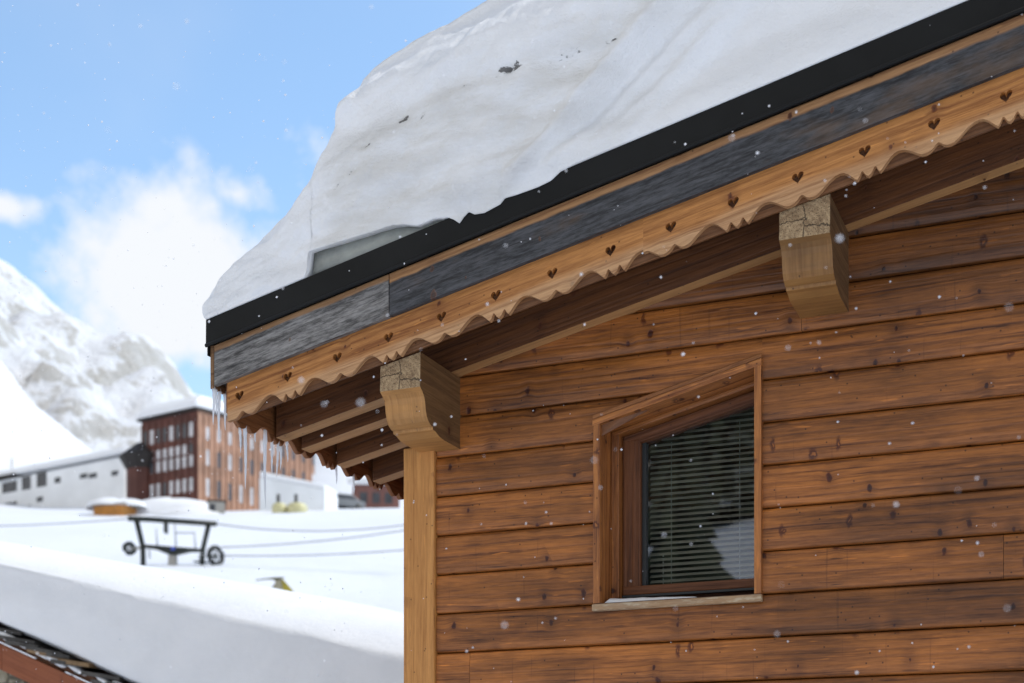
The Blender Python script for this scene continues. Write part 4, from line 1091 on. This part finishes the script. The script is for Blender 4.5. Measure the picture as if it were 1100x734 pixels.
o = wd.build('conifer_wood', needle_mat()); o['kind'] = 'stuff'; o['label'] = 'dark snowy conifer wood added out of view, mirrored in the window pane'; o['category'] = 'wood'

# ================================================================== FALLING SNOW
fs_ = MB(); rnd = random.Random(3)
FV = []; FF = []
cnt = 0
while cnt < 9000:
    x = rnd.uniform(-9, 2.2); y = rnd.uniform(-4.6, 7.); z = rnd.uniform(-1.2, 4.8)
    if x > -3.75 and y > -.55 and z < 4.4: continue
    if y > 3.6 and z < 2.8: continue
    dist = math.sqrt(x*x+(y+D)**2+z*z)
    if dist < 2.2: continue
    if rnd.random() < .35 and dist > 6.5: continue
    cnt += 1; r = rnd.choice((.0016, .002, .0026, .0032, .0042))*rnd.uniform(.8, 1.2)
    b = len(FV)
    for q in ((1,0,0),(-1,0,0),(0,1,0),(0,-1,0),(0,0,1),(0,0,-1)):
        k = rnd.uniform(.65, 1.25)*r; FV.append((x+q[0]*k, y+q[1]*k, z+q[2]*k))
    for t in ((0,2,4),(2,1,4),(1,3,4),(3,0,4),(2,0,5),(1,2,5),(3,1,5),(0,3,5)): FF.append(tuple(b+i for i in t))
me = bpy.data.meshes.new('falling_snow'); me.from_pydata(FV, [], FF)
for p in me.polygons: p.use_smooth = True
fm, g = newmat('snowflake'); df = g.n('ShaderNodeBsdfDiffuse'); df.inputs[0].default_value = (.96, .97, 1, 1); tl = g.n('ShaderNodeBsdfTranslucent'); tl.inputs[0].default_value = (.96, .97, 1, 1)
ms = g.n('ShaderNodeMixShader'); g.l(df.outputs[0], ms.inputs[1]); g.l(tl.outputs[0], ms.inputs[2]); om = g.n('ShaderNodeOutputMaterial'); g.l(ms.outputs[0], om.inputs[0])
me.materials.append(fm); o = bpy.data.objects.new('falling_snow', me); COL.objects.link(o)
o['kind'] = 'stuff'; o['label'] = 'small white snowflakes drifting through the air in front of the chalet'; o['category'] = 'snowfall'

# ================================================================== SKY, SUN, CAMERA
SUN = Vector((.57, .355, .743)).normalized()
elev = math.asin(SUN.z); az = math.atan2(SUN.x, SUN.y)
w = bpy.data.worlds.new('World'); SC.world = w; w.use_nodes = True
g = NT(w)
sky = g.n('ShaderNodeTexSky', sky_type='NISHITA'); sky.sun_disc = False; sky.sun_elevation = elev; sky.sun_rotation = az
sky.altitude = 2000.; sky.air_density = 1.2; sky.dust_density = .3; sky.ozone_density = 1.5
tc = g.n('ShaderNodeTexCoord'); dr = tc.outputs['Generated']
skyc = g.mix(1., sky.outputs[0], (1.72, 1.88, 1.82, 1), 'MULTIPLY')
sp = g.n('ShaderNodeSeparateXYZ'); g.l(dr, sp.inputs[0])
n1 = g.noise(dr, 7., 8., .58, .4); n2 = g.noise(dr, 22., 6., .6); n3 = g.noise(dr, 2.2, 5., .55)
cl = g.math('ADD', g.math('MULTIPLY', n1, .6), g.math('MULTIPLY', n2, .4))
def blob(px, py, wx, wy):
    v = Vector(V((px-550)/1553.8, 1., (880.6-py)/1553.8)) - Vector(V(0, 0, 0)); v.normalize()
    vm = g.n('ShaderNodeVectorMath', operation='SUBTRACT'); g.l(dr, vm.inputs[0]); vm.inputs[1].default_value = v
    ml = g.n('ShaderNodeVectorMath', operation='MULTIPLY'); g.l(vm.outputs[0], ml.inputs[0]); ml.inputs[1].default_value = (1/wx, 1/wx, 1/wy)
    ln = g.n('ShaderNodeVectorMath', operation='LENGTH'); g.l(ml.outputs[0], ln.inputs[0])
    return g.rng(ln.outputs[1], 0., 1.15, 1., 0., 'LINEAR')
m_ = g.math('MAXIMUM', g.math('MULTIPLY', blob(178, 285, .088, .07), 1.12), g.math('MULTIPLY', blob(255, 210, .04, .022), .62))
m_ = g.math('MAXIMUM', m_, g.math('MULTIPLY', blob(5, 221, .05, .016), .62))
m_ = g.math('MAXIMUM', m_, g.math('MULTIPLY', blob(100, 370, .15, .06), .33))
m_ = g.math('MAXIMUM', m_, g.math('MULTIPLY', blob(340, 160, .06, .05), .36))
k1 = g.rng(g.math('ADD', m_, g.math('MULTIPLY', g.math('SUBTRACT', cl, .5), 2.2)), .14, .62)
k1 = g.math('MULTIPLY', k1, g.rng(m_, 0., .22))
haze = g.rng(g.math('ADD', sp.outputs[2], g.math('MULTIPLY', g.math('SUBTRACT', n3, .5), .35)), .06, .42, .30, .07)
haze = g.math('ADD', haze, g.rng(n3, .45, .75, 0., .16))
# unseen cloud cover added behind the viewpoint as fill light, brighter towards the left
back = g.rng(sp.outputs[1], .2, -.3)
k2 = g.math('MULTIPLY', g.rng(g.math('ADD', n1, g.math('MULTIPLY', back, .3)), .5, .72), back)
bg1 = g.n('ShaderNodeBackground'); g.l(g.mix(g.math('MAXIMUM', k1, haze, clamp=True), g.mix(1., skyc, (.15, .15, .15, 1), 'MULTIPLY'), (.93, .96, 1., 1)), bg1.inputs[0]); bg1.inputs[1].default_value = 1.
gl_ = g.rng(sp.outputs[0], -.7, .5, .88, .50, 'LINEAR')
bg2 = g.n('ShaderNodeBackground'); bg2.inputs[0].default_value = (1., .97, .93, 1); g.l(gl_, bg2.inputs[1])
mx = g.n('ShaderNodeMixShader'); g.l(k2, mx.inputs[0]); g.l(bg1.outputs[0], mx.inputs[1]); g.l(bg2.outputs[0], mx.inputs[2])
ow = g.n('ShaderNodeOutputWorld'); g.l(mx.outputs[0], ow.inputs[0])

sd = bpy.data.lights.new('sun', 'SUN'); sd.energy = 3.1; sd.angle = math.radians(.53); sd.color = (1., .95, .87)
so = bpy.data.objects.new('sun', sd); COL.objects.link(so); so.location = (20, 10, 30)
so.rotation_euler = (-SUN).to_track_quat('-Z', 'Y').to_euler()

cam = bpy.data.cameras.new('camera'); co = bpy.data.objects.new('camera', cam); COL.objects.link(co)
co.location = (0, -D, 0); co.rotation_euler = (math.radians(90), 0, YAW)
cam.sensor_width = 36.; cam.lens = 1553.8/1100*36; cam.shift_x = 0.; cam.shift_y = (880.6-367)/1100
cam.clip_start = .1; cam.clip_end = 6000
cam.dof.use_dof = True; cam.dof.focus_distance = 5.85; cam.dof.aperture_fstop = 2.6
SC.camera = co
SC.view_settings.view_transform = 'Standard'; SC.view_settings.look = 'None'; SC.view_settings.exposure = 0; SC.view_settings.gamma = 1
SC.cycles.max_bounces = 8; SC.cycles.transparent_max_bounces = 16; SC.cycles.use_denoising = True
